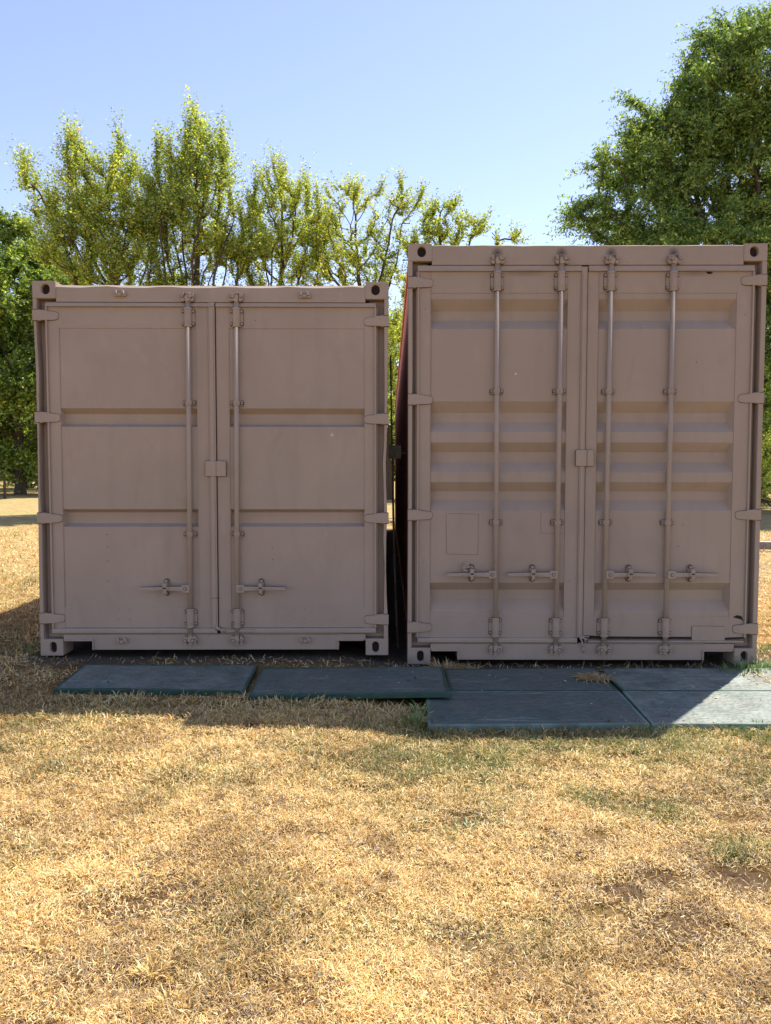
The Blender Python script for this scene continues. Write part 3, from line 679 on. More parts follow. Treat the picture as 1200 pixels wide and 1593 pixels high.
def blades(n, xf, yf, lmin, lmax, wid, thin_bare=True):
    x, y = xf(n), yf(n)
    keep = np.ones(len(x), bool)
    for (a, b, c_, d) in MATS_R: keep &= ~((x > a) & (x < b) & (y > c_) & (y < d))
    keep &= ~((y > -.02) & (y < 12.25) & (x > -2.43) & (x < 2.63))
    bare = blob(x, y, PATCH_BARE) + np.clip((vnoise(x, y, 7.5, 21) - .76) * 3.4, 0, .7); green = blob(x, y, PATCH_GREEN)
    green = np.clip(green * (.55 + 1.4 * vnoise(x, y, 9, 5)) + np.clip((vnoise(x, y, 2.2, 44) - .66) * 1.4, 0, .4), 0, 1)
    dens = .38 + .62 * vnoise(x, y, 13, 9)
    near_sill = (y > -.38) & (x > -2.5) & (x < 2.7)
    keep &= RS.rand(len(x)) < dens * (1 - .96 * np.clip(bare * 1.15, 0, 1)) * np.where(near_sill, .22, 1)
    x, y, bare, green = x[keep], y[keep], bare[keep], green[keep]; n = len(x)
    hue = .35 * vnoise(x, y, 2.1, 16) + .35 * vnoise(x, y, 5.3, 17) + .3 * vnoise(x, y, 17, 18)
    hue = .54 + (hue - .5) * 1.9
    col, isg = palette(n, green, bare, hue)
    tuft = vnoise(x, y, 22, 31)
    L = RS.uniform(lmin, lmax, n) * (.65 + .7 * tuft) * np.where(isg, 1.35, 1) * (1 + .3 * green)
    az = RS.uniform(0, 2 * PI, n) ; az = az + 1.0 * np.sin(vnoise(x, y, 6, 77) * 9)
    el = np.where(isg, RS.uniform(.6, 1.35, n), RS.uniform(.02, 1.0, n) ** 1.2)
    d = np.stack([np.cos(az) * np.cos(el), np.sin(az) * np.cos(el), np.sin(el)], -1)
    az2 = az + RS.uniform(-1.1, 1.1, n); el2 = el - RS.uniform(.1, 1.1, n)
    d2 = np.stack([np.cos(az2) * np.cos(el2), np.sin(az2) * np.cos(el2), np.sin(el2)], -1)
    z = gz(x, y) + (np.clip((-1.45 - y) / .3, 0, 1) * np.exp(-(x / 6) ** 2)) * .018 * (vnoise(x, y, 9, 3) - .5) + np.where(isg, -.002, RS.uniform(-.002, .018, n))
    p0 = np.stack([x, y, z], -1); p1 = p0 + d * (L * .55)[:, None]; p2 = p1 + d2 * (L * .45)[:, None]
    floor_ = z - .003
    p1[:, 2] = np.maximum(p1[:, 2], floor_ + .003); p2[:, 2] = np.maximum(p2[:, 2], floor_ + .002)
    s = np.stack([-np.sin(az), np.cos(az), RS.uniform(-.6, .6, n)], -1); s /= np.linalg.norm(s, axis=1)[:, None]
    W = (wid * RS.uniform(.6, 1.3, n))[:, None]
    V = np.stack([p0 - s * W * .5, p0 + s * W * .5, p1 + s * W * .42, p1 - s * W * .42, p2], 1)
    return V, col
def grass_object(name, parts, mat):
    V = np.concatenate([p_[0] for p_ in parts]); col = np.concatenate([p_[1] for p_ in parts]); n = len(V)
    me = bpy.data.meshes.new(name)
    me.vertices.add(n * 5); me.vertices.foreach_set('co', V.reshape(-1).astype(np.float32))
    base = np.arange(n)[:, None] * 5
    loops = np.concatenate([base + [0, 1, 2, 3], base + [3, 2, 4]], 1).reshape(-1)
    me.loops.add(len(loops)); me.loops.foreach_set('vertex_index', loops.astype(np.int32))
    me.polygons.add(n * 2)
    st = (np.arange(n)[:, None] * 7 + [0, 4]).reshape(-1); me.polygons.foreach_set('loop_start', st.astype(np.int32))
    me.update(calc_edges=True)
    a = me.attributes.new('tint', 'FLOAT_VECTOR', 'FACE'); a.data.foreach_set('vector', np.repeat(col, 2, 0).reshape(-1).astype(np.float32))
    me.materials.append(mat); o = bpy.data.objects.new(name, me); C.objects.link(o); return o
def leafmat(name, trans, attr=True, gloss=.04, rough=.5, sat=1.0):
    m = bpy.data.materials.new(name); m.use_nodes = True; t = m.node_tree; t.nodes.clear()
    o = t.nodes.new('ShaderNodeOutputMaterial'); a = t.nodes.new('ShaderNodeAttribute'); a.attribute_name = 'tint'
    d = t.nodes.new('ShaderNodeBsdfDiffuse'); tr = t.nodes.new('ShaderNodeBsdfTranslucent'); gl = t.nodes.new('ShaderNodeBsdfGlossy')
    gl.inputs['Roughness'].default_value = rough
    t.links.new(a.outputs['Vector'], d.inputs[0])
    br = mixc(t, 1.0, a.outputs['Vector'], (1.0, .95, .55), 'MULTIPLY')
    t.links.new(br if trans > .3 else a.outputs['Vector'], tr.inputs[0])
    if trans > .3:                                       # thin leaf: reflects and lets through about as much
        m1 = t.nodes.new('ShaderNodeAddShader'); t.links.new(d.outputs[0], m1.inputs[0]); t.links.new(tr.outputs[0], m1.inputs[1])
    else:
        m1 = t.nodes.new('ShaderNodeMixShader'); m1.inputs[0].default_value = trans; t.links.new(d.outputs[0], m1.inputs[1]); t.links.new(tr.outputs[0], m1.inputs[2])
    m2 = t.nodes.new('ShaderNodeMixShader'); m2.inputs[0].default_value = gloss; t.links.new(m1.outputs[0], m2.inputs[1]); t.links.new(gl.outputs[0], m2.inputs[2])
    t.links.new(m2.outputs[0], o.inputs[0]); return m
M_grass = leafmat('dry_grass_blade', .25)
U = lambda a, b: (lambda n: RS.uniform(a, b, n))
def yband(y0, y1): return lambda n: RS.uniform(y0, y1, n)
parts = []
def fan(n, y0, y1, k=.56, L=.020, Lx=.052, W=.0030):
    """blades in a band y0..y1 in front of the camera, a little wider than the photo's view"""
    y = RS.uniform(y0, y1, n); d = y + 5.35; x = RS.uniform(-1, 1, n) * (d * k + .15)
    return blades(n, lambda q: x, lambda q: y, L, Lx, W)
parts.append(fan(225000, -4.0, -3.2, .56, .010, .031, .0020))
parts.append(fan(285000, -3.2, -2.2, .56, .011, .034, .0023))
parts.append(fan(220000, -2.2, -1.2, .56, .013, .038, .0028))
parts.append(fan(60000, -1.45, 0, .56, .025, .062, .0045))
parts.append(blades(40000, U(-5.0, -2.42), yband(-.6, 4), .03, .07, .006))
parts.append(blades(30000, U(-8.5, -2.42), yband(4, 14), .04, .09, .012))
parts.append(blades(14000, U(2.62, 4.6), yband(-1.4, 4), .03, .07, .007))
def flank(n, x0, x1, y0, y1, L, Lx, W):
    """the lawn to either side of the photographed strip"""
    x = RS.uniform(x0, x1, n); y = RS.uniform(y0, y1, n); k = np.abs(x) > np.maximum((y + 5.35) * .56 + .05, 0); x, y = x[k], y[k]
    return blades(len(x), lambda q: x, lambda q: y, L, Lx, W)
parts.append(flank(150000, -3.2, 3.2, -5.3, -1.3, .014, .042, .0036))
parts.append(flank(70000, -7, -3.0, -5.3, 0, .022, .055, .006)); parts.append(flank(70000, 3.0, 7, -5.3, 0, .022, .055, .006))
parts.append(blades(16000, U(4.4, 8), yband(0, 4), .03, .07, .009)); parts.append(blades(26000, U(2.7, 9), yband(4, 12), .04, .09, .012))
# fringe of longer grass on the line of the shadow and hay lying on mats
def tufts(lst):
    xs, ys, zz, LL, gr_ = [], [], [], [], []
    Vs, Cs = [], []
    for (cx, cy, r, n, L, g_, zoff) in lst:
        a = RS.uniform(0, 2 * PI, n); q = r * np.sqrt(RS.rand(n)); x = cx + q * np.cos(a); y = cy + q * np.sin(a) * .7
        el = RS.uniform(.5, 1.3, n) if g_ >= 0 else RS.uniform(.0, .35, n)
        az = a + RS.uniform(-.6, .6, n) if g_ >= 0 else RS.uniform(0, 2 * PI, n)
        l = L * RS.uniform(.5, 1.2, n)
        d = np.stack([np.cos(az) * np.cos(el), np.sin(az) * np.cos(el), np.sin(el)], -1)
        el2 = el - RS.uniform(.2, .9, n); d2 = np.stack([np.cos(az) * np.cos(el2), np.sin(az) * np.cos(el2), np.sin(el2)], -1)
        z = gz(x, y) + zoff
        p0 = np.stack([x, y, z], -1); p1 = p0 + d * (l * .55)[:, None]; p2 = p1 + d2 * (l * .45)[:, None]
        s = np.stack([-np.sin(az), np.cos(az), np.zeros(n)], -1); W = .0022 + .0012 * RS.rand(n)[:, None]
        Vs.append(np.stack([p0 - s * W, p0 + s * W, p1 + s * W * .8, p1 - s * W * .8, p2], 1))
        straw = np.array([.60, .43, .2]); grn = np.array([.16, .26, .06]); gold = np.array([.78, .55, .2])
        c_ = grn if g_ > .5 else (gold if g_ == .2 else straw); Cs.append(c_ * RS.uniform(.6, 1.2, (n, 1)))
    return np.concatenate(Vs), np.concatenate(Cs)
parts.append(tufts([(-.53, -3.52, .035, 110, .05, .2, 0), (-.61, -3.40, .03, 80, .045, .2, 0), (-.95, -3.28, .03, 60, .04, .2, 0), (2.50, -.22, .14, 170, .12, 1, .01), (2.68, -.1, .12, 120, .12, 1, 0),
                    (1.95, -1.42, .16, 160, .08, 1, 0), (1.45, -1.44, .2, 120, .06, 1, 0), (.17, -1.30, .05, 90, .10, 1, 0), (.20, -1.12, .04, 50, .10, 1, 0), (1.0, -1.44, .3, 120, .05, 1, 0),
                    (1.34, -.47, .10, 260, .10, -1, .045), (.50, -.10, .16, 220, .12, -1, .01), (.42, -.13, .10, 120, .10, 0, 0), (2.5, -.5, .2, 90, .09, -1, .045), (2.35, -.3, .12, 60, .08, 1, .03),
                    (-.6, -1.28, .5, 260, .06, 0, 0), (.05, -1.22, .3, 160, .07, 0, 0), (-1.5, -1.12, .5, 260, .05, 0, 0), (.33, -2.52, .1, 50, .06, 1, 0),
                    (.90, -1.46, .5, 240, .045, 0, 0), (.5, -1.45, .3, 140, .05, 1, 0), (-2.55, .2, .25, 130, .08, 1, 0), (2.75, 1.0, .3, 200, .10, 0, 0), (2.75, .4, .25, 160, .1, 1, 0)]))
go_ = grass_object('dry_grass', parts, M_grass); tag(go_, 'short dry straw grass with green tufts in front of the containers', 'grass', kind='stuff')
# dead leaves and crumbs scattered over the mats
n = 620; x = RS.uniform(-1.95, 2.55, n); y = RS.uniform(-1.36, -.24, n)
ok = np.zeros(n, bool); zt = np.zeros(n)
for (a, b, c_, d_), z_ in zip(((-1.9, -.85, -.86, -.33), (-.76, .36, -.94, -.41), (.42, 2.55, -1.35, -.25)), (.023, .025, -.020)):
    q = (x > a) & (x < b) & (y > c_) & (y < d_); ok |= q; zt[q] = z_
x, y, zt = x[ok], y[ok], zt[ok]; n = len(x); az = RS.uniform(0, 2 * PI, n); s_ = RS.uniform(.002, .007, n) * np.where(RS.rand(n) < .08, 2.4, 1)
dx = np.stack([np.cos(az), np.sin(az), RS.uniform(-.2, .3, n)], -1) * s_[:, None]; dy = np.stack([-np.sin(az), np.cos(az), RS.uniform(-.3, .3, n)], -1) * (s_ * .6)[:, None]
p0 = np.stack([x, y, zt + .002], -1)
V = np.stack([p0 - dx - dy * .3, p0 - dy, p0 + dx, p0 + dy, p0 - dx * 1.2], 1)
pal = np.array([(.55, .45, .30), (.40, .25, .12), (.12, .08, .05), (.75, .70, .62)]); cc = pal[RS.choice(4, n, p=[.35, .25, .25, .15])]
lo = grass_object('leaf_litter', [(V, cc)], leafmat('dead_leaf', .15)); tag(lo, 'tiny dead leaves and crumbs scattered over the mats', 'leaf litter', kind='stuff')

# ------------------------------------------------------------------ trees
M_bark = flat('grey_brown_bark', (.085, .062, .045), .95, 14, .45, .8)
M_leaf = leafmat('sunlit_leaf', .55, gloss=.045, rough=.50)
def colonize(trunk, lobes, natt, seg, dk, seed, di=3.0, up=.12, iters=110):
    rs = np.random.RandomState(seed); A = []
    wts = np.array([l[1][0] * l[1][1] * l[1][2] for l in lobes]); wts = wts / wts.sum()
    for l, wt in zip(lobes, wts):
        n = int(natt * wt) + 3; c_, r, til = np.array(l[0]), np.array(l[1]), l[2]
        q = rs.normal(size=(n, 3)); q /= np.linalg.norm(q, axis=1)[:, None]; q *= (rs.rand(n, 1) ** (1 / 2.4)); q *= r
        # taper upward so that each lobe ends in a flame tip
        zt_ = q[:, 2] / r[2]; sc = 1 - .45 * np.clip(zt_, 0, 1); q[:, 0] *= sc; q[:, 1] *= sc
        q[:, 0] += til[0] * q[:, 2]; q[:, 1] += til[1] * q[:, 2]
        A.append(c_ + q)
    A = np.concatenate(A); P = [np.array(p_, float) for p_ in trunk]; par = [-1] + list(range(len(trunk) - 1))
    P = list(P); bestd = np.full(len(A), 1e9); besti = np.zeros(len(A), int)
    def upd(k0):
        N = np.array(P[k0:]);
        if not len(N): return
        D = np.linalg.norm(A[:, None, :] - N[None], axis=2); j = D.argmin(1); dm = D[np.arange(len(A)), j]
        b = dm < bestd; bestd[b] = dm[b]; besti[b] = j[b] + k0
    upd(0)
    for it in range(iters):
        if not len(A): break
        k0 = len(P); act = bestd < (1e9 if it < 12 else di)
        idx = np.unique(besti[act])
        for i in idx:
            m_ = act & (besti == i); v = A[m_] - P[i]; v /= np.linalg.norm(v, axis=1)[:, None] + 1e-9
            d = v.mean(0) + np.array([0, 0, up]) + rs.normal(size=3) * .10; d /= np.linalg.norm(d) + 1e-9
            P.append(P[i] + d * seg); par.append(i)
        if len(P) == k0 or len(P) > 9000: break
        upd(k0); keep = bestd > dk; A = A[keep]; bestd = bestd[keep]; besti = besti[keep]
    return np.array(P), np.array(par)
def tubes(P, par, rad, mat, parent, nmin=4):
    N = len(P); big = rad > .02; Vs = []; Fs = []; off = 0
    for i in range(1, N):
        a, b = P[par[i]], P[i]; n = 10 if rad[i] > .08 else (6 if rad[i] > .025 else 3)
        d = b - a; d = d / (np.linalg.norm(d) + 1e-9); u = np.cross(d, [.3, .9, .1]); u /= np.linalg.norm(u) + 1e-9; v = np.cross(d, u)
        t = np.arange(n) * 2 * PI / n; ring = np.cos(t)[:, None] * u + np.sin(t)[:, None] * v
        ra = rad[par[i]] if par[par[i]] < 0 else min(rad[par[i]], rad[i] * 1.35)
        Vs.append(a + ring * ra); Vs.append(b + ring * rad[i])
        Fs += [(off + k, off + (k + 1) % n, off + n + (k + 1) % n, off + n + k) for k in range(n)]; off += 2 * n
    me = bpy.data.meshes.new('trunk'); me.from_pydata(np.concatenate(Vs).tolist(), [], Fs); me.materials.append(mat)
    me.polygons.foreach_set('use_smooth', [True] * len(me.polygons))
    o = bpy.data.objects.new('trunk', me); C.objects.link(o); o.parent = parent; return o
PAL = dict(
    yellow=([(.15, .20, .05), (.225, .28, .06), (.32, .37, .085), (.43, .41, .11), (.08, .115, .03)], [.26, .28, .23, .11, .12]),
    green=([(.10, .155, .045), (.15, .21, .055), (.23, .28, .07), (.35, .36, .09), (.06, .10, .03)], [.27, .32, .22, .05, .14]),
    dark=([(.08, .125, .03), (.12, .17, .04), (.19, .25, .05), (.30, .33, .07), (.045, .075, .02)], [.3, .3, .2, .05, .15]))
def tree(name, label, base, trunk_pts, lobes, natt, seg, dk, seed, nshoot, nleaf, lsz, pal, droop=0.0, shoot_len=.7, rtrunk=.16, group='trees behind the containers', asp=.5, cat='tree', up=.12, minz=None, upshoot=.65, gap=.25, gf=1.5):
    t0 = time.time(); rs = np.random.RandomState(seed + 100)
    root = empty(name, (base[0], base[1], float(gz(base[0], base[1])))); b0 = np.array([base[0], base[1], 0.0])
    P, par = colonize([np.array(p_) for p_ in trunk_pts], lobes, natt, seg, dk, seed, up=up)
    N = len(P); area = np.zeros(N); kids = np.zeros(N, int)
    for i in range(N - 1, 0, -1):
        if kids[i] == 0: area[i] = max(area[i], .009 ** 2.3)
        area[par[i]] += area[i]; kids[par[i]] += 1
    rad = area ** (1 / 2.3); rad *= rtrunk / rad[1]; rad = np.maximum(rad, .0055); rad[0] = rad[1] * 1.35
    tubes(P, par, rad, M_bark, root)
    thin = np.where((rad < max(.022, rtrunk * .14)) & (np.arange(N) > 0))[0]
    if len(thin) < N * .5: thin = np.argsort(rad)[:int(N * .7)]
    thin = thin[thin > 0]
    tips = np.where(kids == 0)[0]
    src = np.concatenate([rs.choice(thin, int(nshoot * .7)), rs.choice(tips, int(nshoot * .3))])
    gn = vnoise(P[src, 0] + .45 * P[src, 1], P[src, 2] - .3 * P[src, 1], gf, seed + 7) * .65 + .35 * vnoise(P[src, 0] - .3 * P[src, 1], P[src, 2], gf * 2.6, seed + 9)
    src = src[gn > gap + .12 * rs.rand(len(src))]
    a = P[par[src]]; b = P[src]; f = rs.rand(len(src), 1); o0 = a * (1 - f) + b * f
    d = (b - a); d /= np.linalg.norm(d, axis=1)[:, None] + 1e-9
    tipf = np.isin(src, tips)[:, None]; d = d + rs.normal(size=d.shape) * np.where(tipf, .38, .55) + np.array([0, 0, 1.0]) * (upshoot - droop + tipf * .45 * (droop == 0)); d /= np.linalg.norm(d, axis=1)[:, None]
    SL = shoot_len * rs.uniform(.4, 1.15, len(src)) * np.where(np.isin(src, tips), 1.3, 1)
    k = nleaf; tt = (np.arange(k) + rs.rand(len(src), k)) / k
    pos = o0[:, None] + d[:, None] * (tt * SL[:, None])[..., None]
    pos[..., 2] -= droop * .5 * (tt * SL[:, None]) ** 2
    tone = rs.rand(len(src), 1) * np.ones((1, k))
    pos = pos.reshape(-1, 3) + rs.normal(size=(len(src) * k, 3)) * lsz * .16; n = len(pos)
    ax = rs.normal(size=(n, 3)); ax[:, 2] = ax[:, 2] * .6 - droop * 1.3; ax /= np.linalg.norm(ax, axis=1)[:, None]
    sd = np.cross(ax, rs.normal(size=(n, 3))); sd /= np.linalg.norm(sd, axis=1)[:, None] + 1e-9
    l = lsz * rs.uniform(.6, 1.25, (n, 1)); wv = sd * l * asp * .5
    nrm = np.cross(ax, sd) * l * .12
    V = np.stack([pos, pos + ax * l * .45 + wv + nrm, pos + ax * l, pos + ax * l * .45 - wv + nrm], 1)
    # thin twigs that carry the leaves: a three sided sliver along every shoot
    e0 = o0; e1 = o0 + d * SL[:, None] * .92; e1[:, 2] -= droop * .5 * (SL * .92) ** 2
    q1 = np.cross(d, [.3, .2, .9]); q1 /= np.linalg.norm(q1, axis=1)[:, None] + 1e-9; q2 = np.cross(d, q1); tw = .0045 * (lsz / .088) ** .5
    TV = np.stack([e0 + q1 * tw, e0 - q1 * tw * .5 + q2 * tw * .87, e0 - q1 * tw * .5 - q2 * tw * .87, e1], 1); nT = len(TV)
    mt = bpy.data.meshes.new('twigs'); mt.vertices.add(nT * 4); mt.vertices.foreach_set('co', TV.reshape(-1).astype(np.float32))
    lp = (np.arange(nT)[:, None] * 4 + [0, 1, 3, 1, 2, 3, 2, 0, 3]).reshape(-1); mt.loops.add(len(lp)); mt.loops.foreach_set('vertex_index', lp.astype(np.int32))
    mt.polygons.add(nT * 3); mt.polygons.foreach_set('loop_start', (np.arange(nT * 3) * 3).astype(np.int32)); mt.update(calc_edges=True); mt.materials.append(M_bark)
    two = bpy.data.objects.new('twigs', mt); C.objects.link(two); two.parent = root
    cols, pr = PAL[pal]; cols = np.array(cols); kk = rs.choice(len(cols), n, p=pr)
    zone = vnoise(pos[:, 0] * .7 + pos[:, 1] * .3, pos[:, 2], 1.1, seed)
    kk = np.where((zone > .62) & (rs.rand(n) < .45), np.minimum(kk + 1, 3), kk)
    col = cols[kk] * (np.array([.98, 1.0, .68]) if pal != 'green' else np.array([.84, .94, .70])) * rs.uniform(.8, 1.2, (n, 1)) * (.85 + .3 * tone.reshape(-1, 1))
    if pal == 'yellow':
        og = rs.rand(n) < .012; col[og] = np.array([.26, .15, .04])
    me = bpy.data.meshes.new('crown'); me.vertices.add(n * 4); me.vertices.foreach_set('co', V.reshape(-1).astype(np.float32))
    me.loops.add(n * 4); me.loops.foreach_set('vertex_index', np.arange(n * 4, dtype=np.int32)); me.polygons.add(n)
    me.polygons.foreach_set('loop_start', (np.arange(n) * 4).astype(np.int32)); me.update(calc_edges=True)
    at = me.attributes.new('tint', 'FLOAT_VECTOR', 'FACE'); at.data.foreach_set('vector', col.reshape(-1).astype(np.float32))
    me.materials.append(M_leaf); o = bpy.data.objects.new('crown', me); C.objects.link(o); o.parent = root
    for ch in root.children:                             # meshes were laid out in world metres: bring them under the tree's base
        ch.matrix_parent_inverse = Matrix.Translation(root.location).inverted()
    tag(root, label, cat, group)
    print('tree', label[:30], N, n, round(time.time() - t0, 1), 's'); return root
def trunkline(x, y, top, lean=(0, 0), n=6, z0=-.1):
    return [(x + lean[0] * (i / n) ** 1.3, y + lean[1] * (i / n), z0 + (top - z0) * i / n) for i in range(n + 1)]
# distances: px/m at y=19 is 1200/24.35 = 49
def at(px, py, Y):       # photograph direction at a chosen distance, used to read off crown positions
    r = _f + r_ * ((px - 600) / 1200.6) - u_ * ((py - 796.5) / 1200.6); s = (Y + 5.35) / r.y
    return np.array([r.x * s, Y, 1.3 + r.z * s])
def lobe(px, py, Y, rx, rz, ry=None, tx=0.0, ty=0.0): return (tuple(at(px, py, Y)), (rx, ry or rx, rz), (tx, ty))
YA = 19.0
tree('elm_tree', 'yellow green tree with a crown fanning far out to the left behind the low container', (at(215, 500, YA)[0], YA), trunkline(at(215, 500, YA)[0], YA, 2.6, (-.3, 0)),
     [lobe(75, 330, YA, .55, 1.7, 1.0, -.55), lobe(130, 330, YA, .8, 2.3, 1.3, -.12), lobe(190, 330, YA, .7, 2.3, 1.3, .0), lobe(160, 400, YA, 1.6, 1.5, 1.6), lobe(110, 390, YA, 1.1, 1.2, 1.2, -.3), lobe(230, 360, YA, .8, 1.3, 1.1), lobe(215, 425, YA, 1.9, 1.1, 1.5), lobe(215, 560, YA, 1.8, 2.0, 1.5)],
     1900, .22, .30, 3, 7600, 13, .088, 'yellow', rtrunk=.17, shoot_len=.8)
tree('elm_tree', 'tallest yellow green tree with bare stems and a peaked crown behind the low container', (at(300, 500, YA + .6)[0], YA + .6), trunkline(at(300, 500, YA)[0], YA + .6, 2.4, (-.1, 0)),
     [lobe(308, 276, YA, .8, 1.9, 1.2), lobe(338, 300, YA, .6, 1.9, .9, .08), lobe(262, 300, YA, .7, 1.5, 1.0, -.05), lobe(300, 360, YA, 1.7, 1.4, 1.5), lobe(365, 380, YA, .9, 1.1, 1.0), lobe(300, 520, YA + .5, 1.6, 2.0, 1.5)],
     1700, .22, .30, 5, 6000, 13, .088, 'yellow', rtrunk=.17, shoot_len=.8)
tree('elm_tree', 'slim yellow green tree between the peaked tree and the open crowned one', (at(425, 500, YA + 1)[0], YA + 1), trunkline(at(425, 500, YA)[0], YA + 1, 2.6, (.1, 0)),
     [lobe(430, 330, YA + 1, .95, 1.6, 1.1), lobe(398, 345, YA + 1, .6, 1.0, .9), lobe(470, 330, YA + 1, .55, 1.4, .9, .1), lobe(430, 400, YA + 1, 1.7, 1.3, 1.4), lobe(490, 390, YA + 1, .9, 1.1, 1.0), lobe(425, 520, YA + 1, 1.5, 1.9, 1.4)],
     1400, .23, .32, 8, 4500, 13, .085, 'yellow', rtrunk=.14, shoot_len=.75)
tree('elm_tree', 'open crowned tree with visible fanning boughs behind the right end of the low container', (at(560, 500, YA)[0], YA), trunkline(at(560, 500, YA)[0], YA, 5.2, (.0, 0)),
     [lobe(545, 330, YA, 1.1, 1.1, 1.1), lobe(520, 370, YA, 1.0, 1.3, 1.0, -.2), lobe(600, 345, YA, .9, 1.3, 1.0, .3), lobe(640, 330, YA, .5, .9, .6, .5), lobe(560, 420, YA, 1.7, 1.0, 1.3), lobe(590, 560, YA, 1.3, 2.2, 1.2)],
     1100, .24, .34, 13, 3200, 12, .085, 'yellow', rtrunk=.12, shoot_len=.55, upshoot=.4)
tree('elm_tree', 'sparse low tree whose twigs reach right over the tall container roof', (at(690, 500, YA - 1)[0], YA - 1), trunkline(at(690, 500, YA - 1)[0], YA - 1, 4.6, (.0, 0)),
     [lobe(690, 350, YA - 1, .95, .85, .9), lobe(735, 368, YA - 1, .8, .5, .8, .9), lobe(790, 380, YA - 1, .75, .25, .6, .7), lobe(660, 390, YA - 1, 1.0, .8, .9), lobe(690, 450, YA - 1, 1.6, 1.2, 1.2)],
     800, .22, .33, 17, 1900, 11, .085, 'yellow', rtrunk=.10, shoot_len=.5, upshoot=.35)
YR = 21.0
tree('pecan_tree', 'big dense dark green tree towering behind the tall container', (at(1150, 600, YR)[0], YR), trunkline(at(1150, 600, YR)[0], YR, 5.0, (0, 0)),
     [lobe(1165, 165, YR, 2.7, 3.2, 2.6), lobe(1075, 240, YR, 2.3, 2.5, 2.2), lobe(1005, 300, YR, 2.2, 2.3, 2.2), lobe(940, 340, YR, 1.3, 1.4, 1.4, -.1), lobe(1280, 260, YR, 3.2, 4.2, 3.0), lobe(1100, 400, YR, 4.4, 1.9, 3.4),
      lobe(1150, 85, YR, 1.4, 1.6, 1.4), lobe(1112, 60, YR, .5, .9, .6, -.3), lobe(1085, 95, YR, .6, .7, .6, -.7), lobe(1000, 180, YR, .9, .9, .9, -.3), lobe(1230, 520, YR, 2.6, 2.3, 2.5), lobe(1015, 240, YR, .8, .9, .9, -.3), lobe(908, 340, YR, .6, .7, .8, -.3), lobe(945, 265, YR, .8, .7, .8, -.4)],
     2900, .34, .50, 23, 26000, 15, .14, 'green', gap=.27, gf=.8, droop=.55, shoot_len=.95, rtrunk=.32, asp=.36, up=.05, group=None)
YL = 37.0
tree('shade_tree', 'dark heavy crowned tree with a thick trunk at the far left of the lawn', (at(32, 768, YL)[0], YL), trunkline(at(32, 768, YL)[0], YL, 3.6, (0, 0)),
     [lobe(0, 460, YL, 5.0, 4.2, 4.5), lobe(70, 470, YL, 3.0, 3.0, 3.2), lobe(30, 600, YL, 5.6, 3.2, 4.6), lobe(-110, 520, YL, 4.0, 4.5, 4.0), lobe(20, 700, YL, 4.6, 1.7, 3.0), lobe(-30, 690, YL + 4, 4.0, 1.6, 3.0), lobe(75, 670, YL + 2, 3.0, 2.0, 3.0), lobe(130, 560, YL, 3.0, 3.5, 3)],
     1700, .50, .80, 29, 19000, 14, .21, 'dark', gap=.05, gf=.6, droop=.25, shoot_len=1.2, rtrunk=.27, up=.05, group=None)

# background trees and bushes, leaf clumps on a few stems
def bushy(name, label, cat, x, y, r, h, seed, nsh, lsz, pal, z0=.3, grp=None):
    z = z0 + h / 2
    return tree(name, label, (x, y), trunkline(x, y, max(.35, z0 + .3), (0, 0), 3), [((x, y, z), (r, r, h / 2), (0, 0)), ((x + r * .4, y, z * .8), (r * .6, r * .6, h * .35), (0, 0)), ((x - r * .45, y, z * .75), (r * .6, r * .6, h * .33), (0, 0))],
                240, max(.16, r * .14), max(.25, r * .2), seed, nsh, 10, lsz, pal, shoot_len=r * .35, rtrunk=.05 + .03 * r, group=grp, cat=cat, droop=.1)
GB = 'background trees beyond the lawn'
bushy('background_tree', 'distant green tree far behind the dark shade tree at the left edge', 'tree', -37, 66, 8, 13, 41, 2200, .34, 'green', .5, GB)
bushy('background_tree', 'distant green tree seen right of the thick trunk beside the low container', 'tree', -24.5, 50, 8.0, 13, 43, 4200, .30, 'dark', 1.2, GB)
bushy('background_tree', 'distant tree seen through the gap between the two containers', 'tree', .2, 30, 3.6, 7.0, 47, 3600, .17, 'green', 1.2, GB)
bushy('background_tree', 'green tree beyond the right edge behind the dirt yard', 'tree', 19.0, 30.5, 4.8, 9, 53, 4200, .20, 'green', .6, GB)
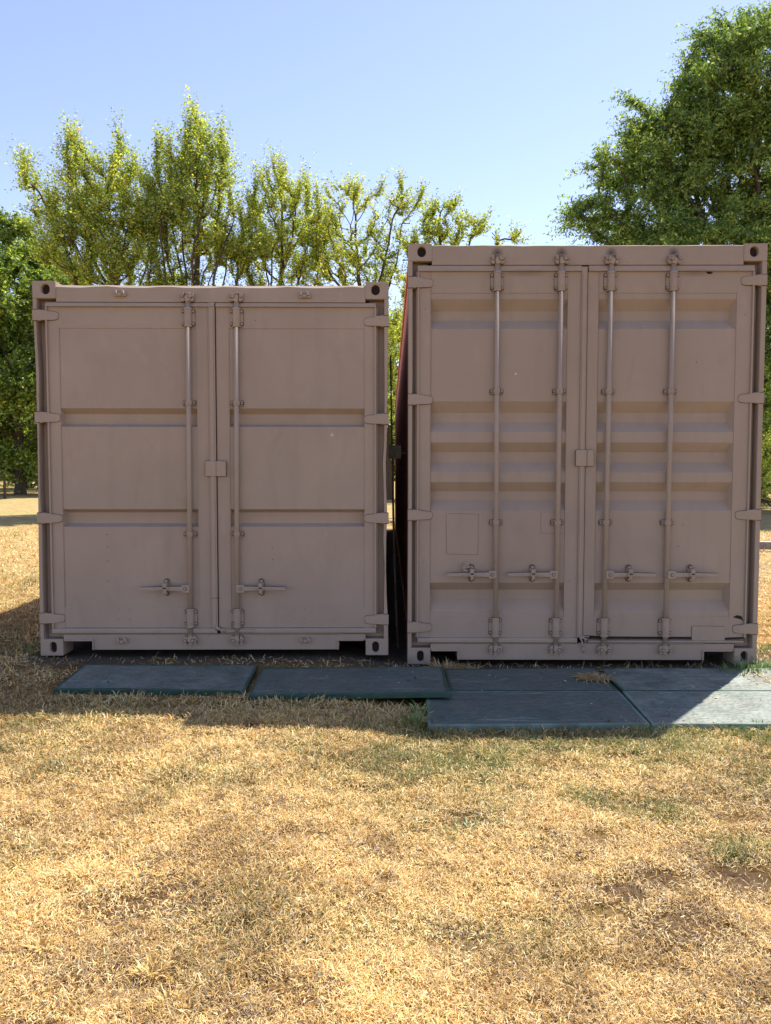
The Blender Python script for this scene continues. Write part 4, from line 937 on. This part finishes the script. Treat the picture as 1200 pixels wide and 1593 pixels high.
bushy('background_tree', 'far tree left of the yard tree, mostly hidden behind the tall container', 'tree', 12.5, 36, 4.5, 9, 59, 1400, .22, 'dark', .6, GB)
bushy('bush', 'yellow green bush at the edge of the dirt yard on the far right', 'bush', 14.2, 22.3, 2.1, 2.5, 61, 1700, .085, 'yellow', .1, 'bushes round the yard')
bushy('bush', 'lower weedy bush in front of the yard bush at the far right', 'bush', 12.7, 19.2, 1.2, 1.1, 67, 700, .075, 'yellow', .05, 'bushes round the yard')
bushy('bush', 'greyish scrub bush behind the thick trunk on the far left', 'bush', -26.5, 52, 4.2, 2.6, 71, 1100, .14, 'dark', .05, 'bushes round the yard')
bushy('bush', 'pale scrub bush at the far left edge behind the little sapling', 'bush', -33, 54, 4.4, 2.8, 73, 1100, .14, 'yellow', .05, 'bushes round the yard')
bushy('sapling', 'small sapling with a wrapped stem left of the thick trunk', 'sapling', at(8, 775, 31)[0], 31, .35, .7, 79, 45, .08, 'dark', .8)
# a far wood along the horizon that reads as one mass
rs = np.random.RandomState(5); n = 90000; x = rs.uniform(-150, 150, n); dep = rs.uniform(0, 14, n)
hmax = 5.5 + 6.5 * vnoise(x, x * 0, .09, 91) + 2.5 * vnoise(x, dep, .35, 92); z = hmax * rs.rand(n) ** .8; y = 92 + dep + 10 * vnoise(x, x * 0, .05, 93)
pos = np.stack([x, y, z], -1); ax = rs.normal(size=(n, 3)); ax /= np.linalg.norm(ax, axis=1)[:, None]; sd = np.cross(ax, rs.normal(size=(n, 3))); sd /= np.linalg.norm(sd, axis=1)[:, None]
l = rs.uniform(.5, 1.2, (n, 1)); V = np.stack([pos - ax * l * .5 - sd * l * .2, pos - ax * l * .5 + sd * l * .2, pos + ax * l * .3 + sd * l * .35, pos + ax * l * .3 - sd * l * .35, pos + ax * l * .6], 1)
cc = .5 * np.array([(.09, .14, .035), (.13, .18, .045), (.18, .22, .06), (.20, .17, .09)])[rs.choice(4, n, p=[.4, .35, .18, .07])]
fw = grass_object('distant_woods', [(V, cc)], M_leaf); tag(fw, 'far off green wood along the horizon behind the lawn', 'woods', kind='stuff')
print('built in', round(time.time() - T0, 1), 's')
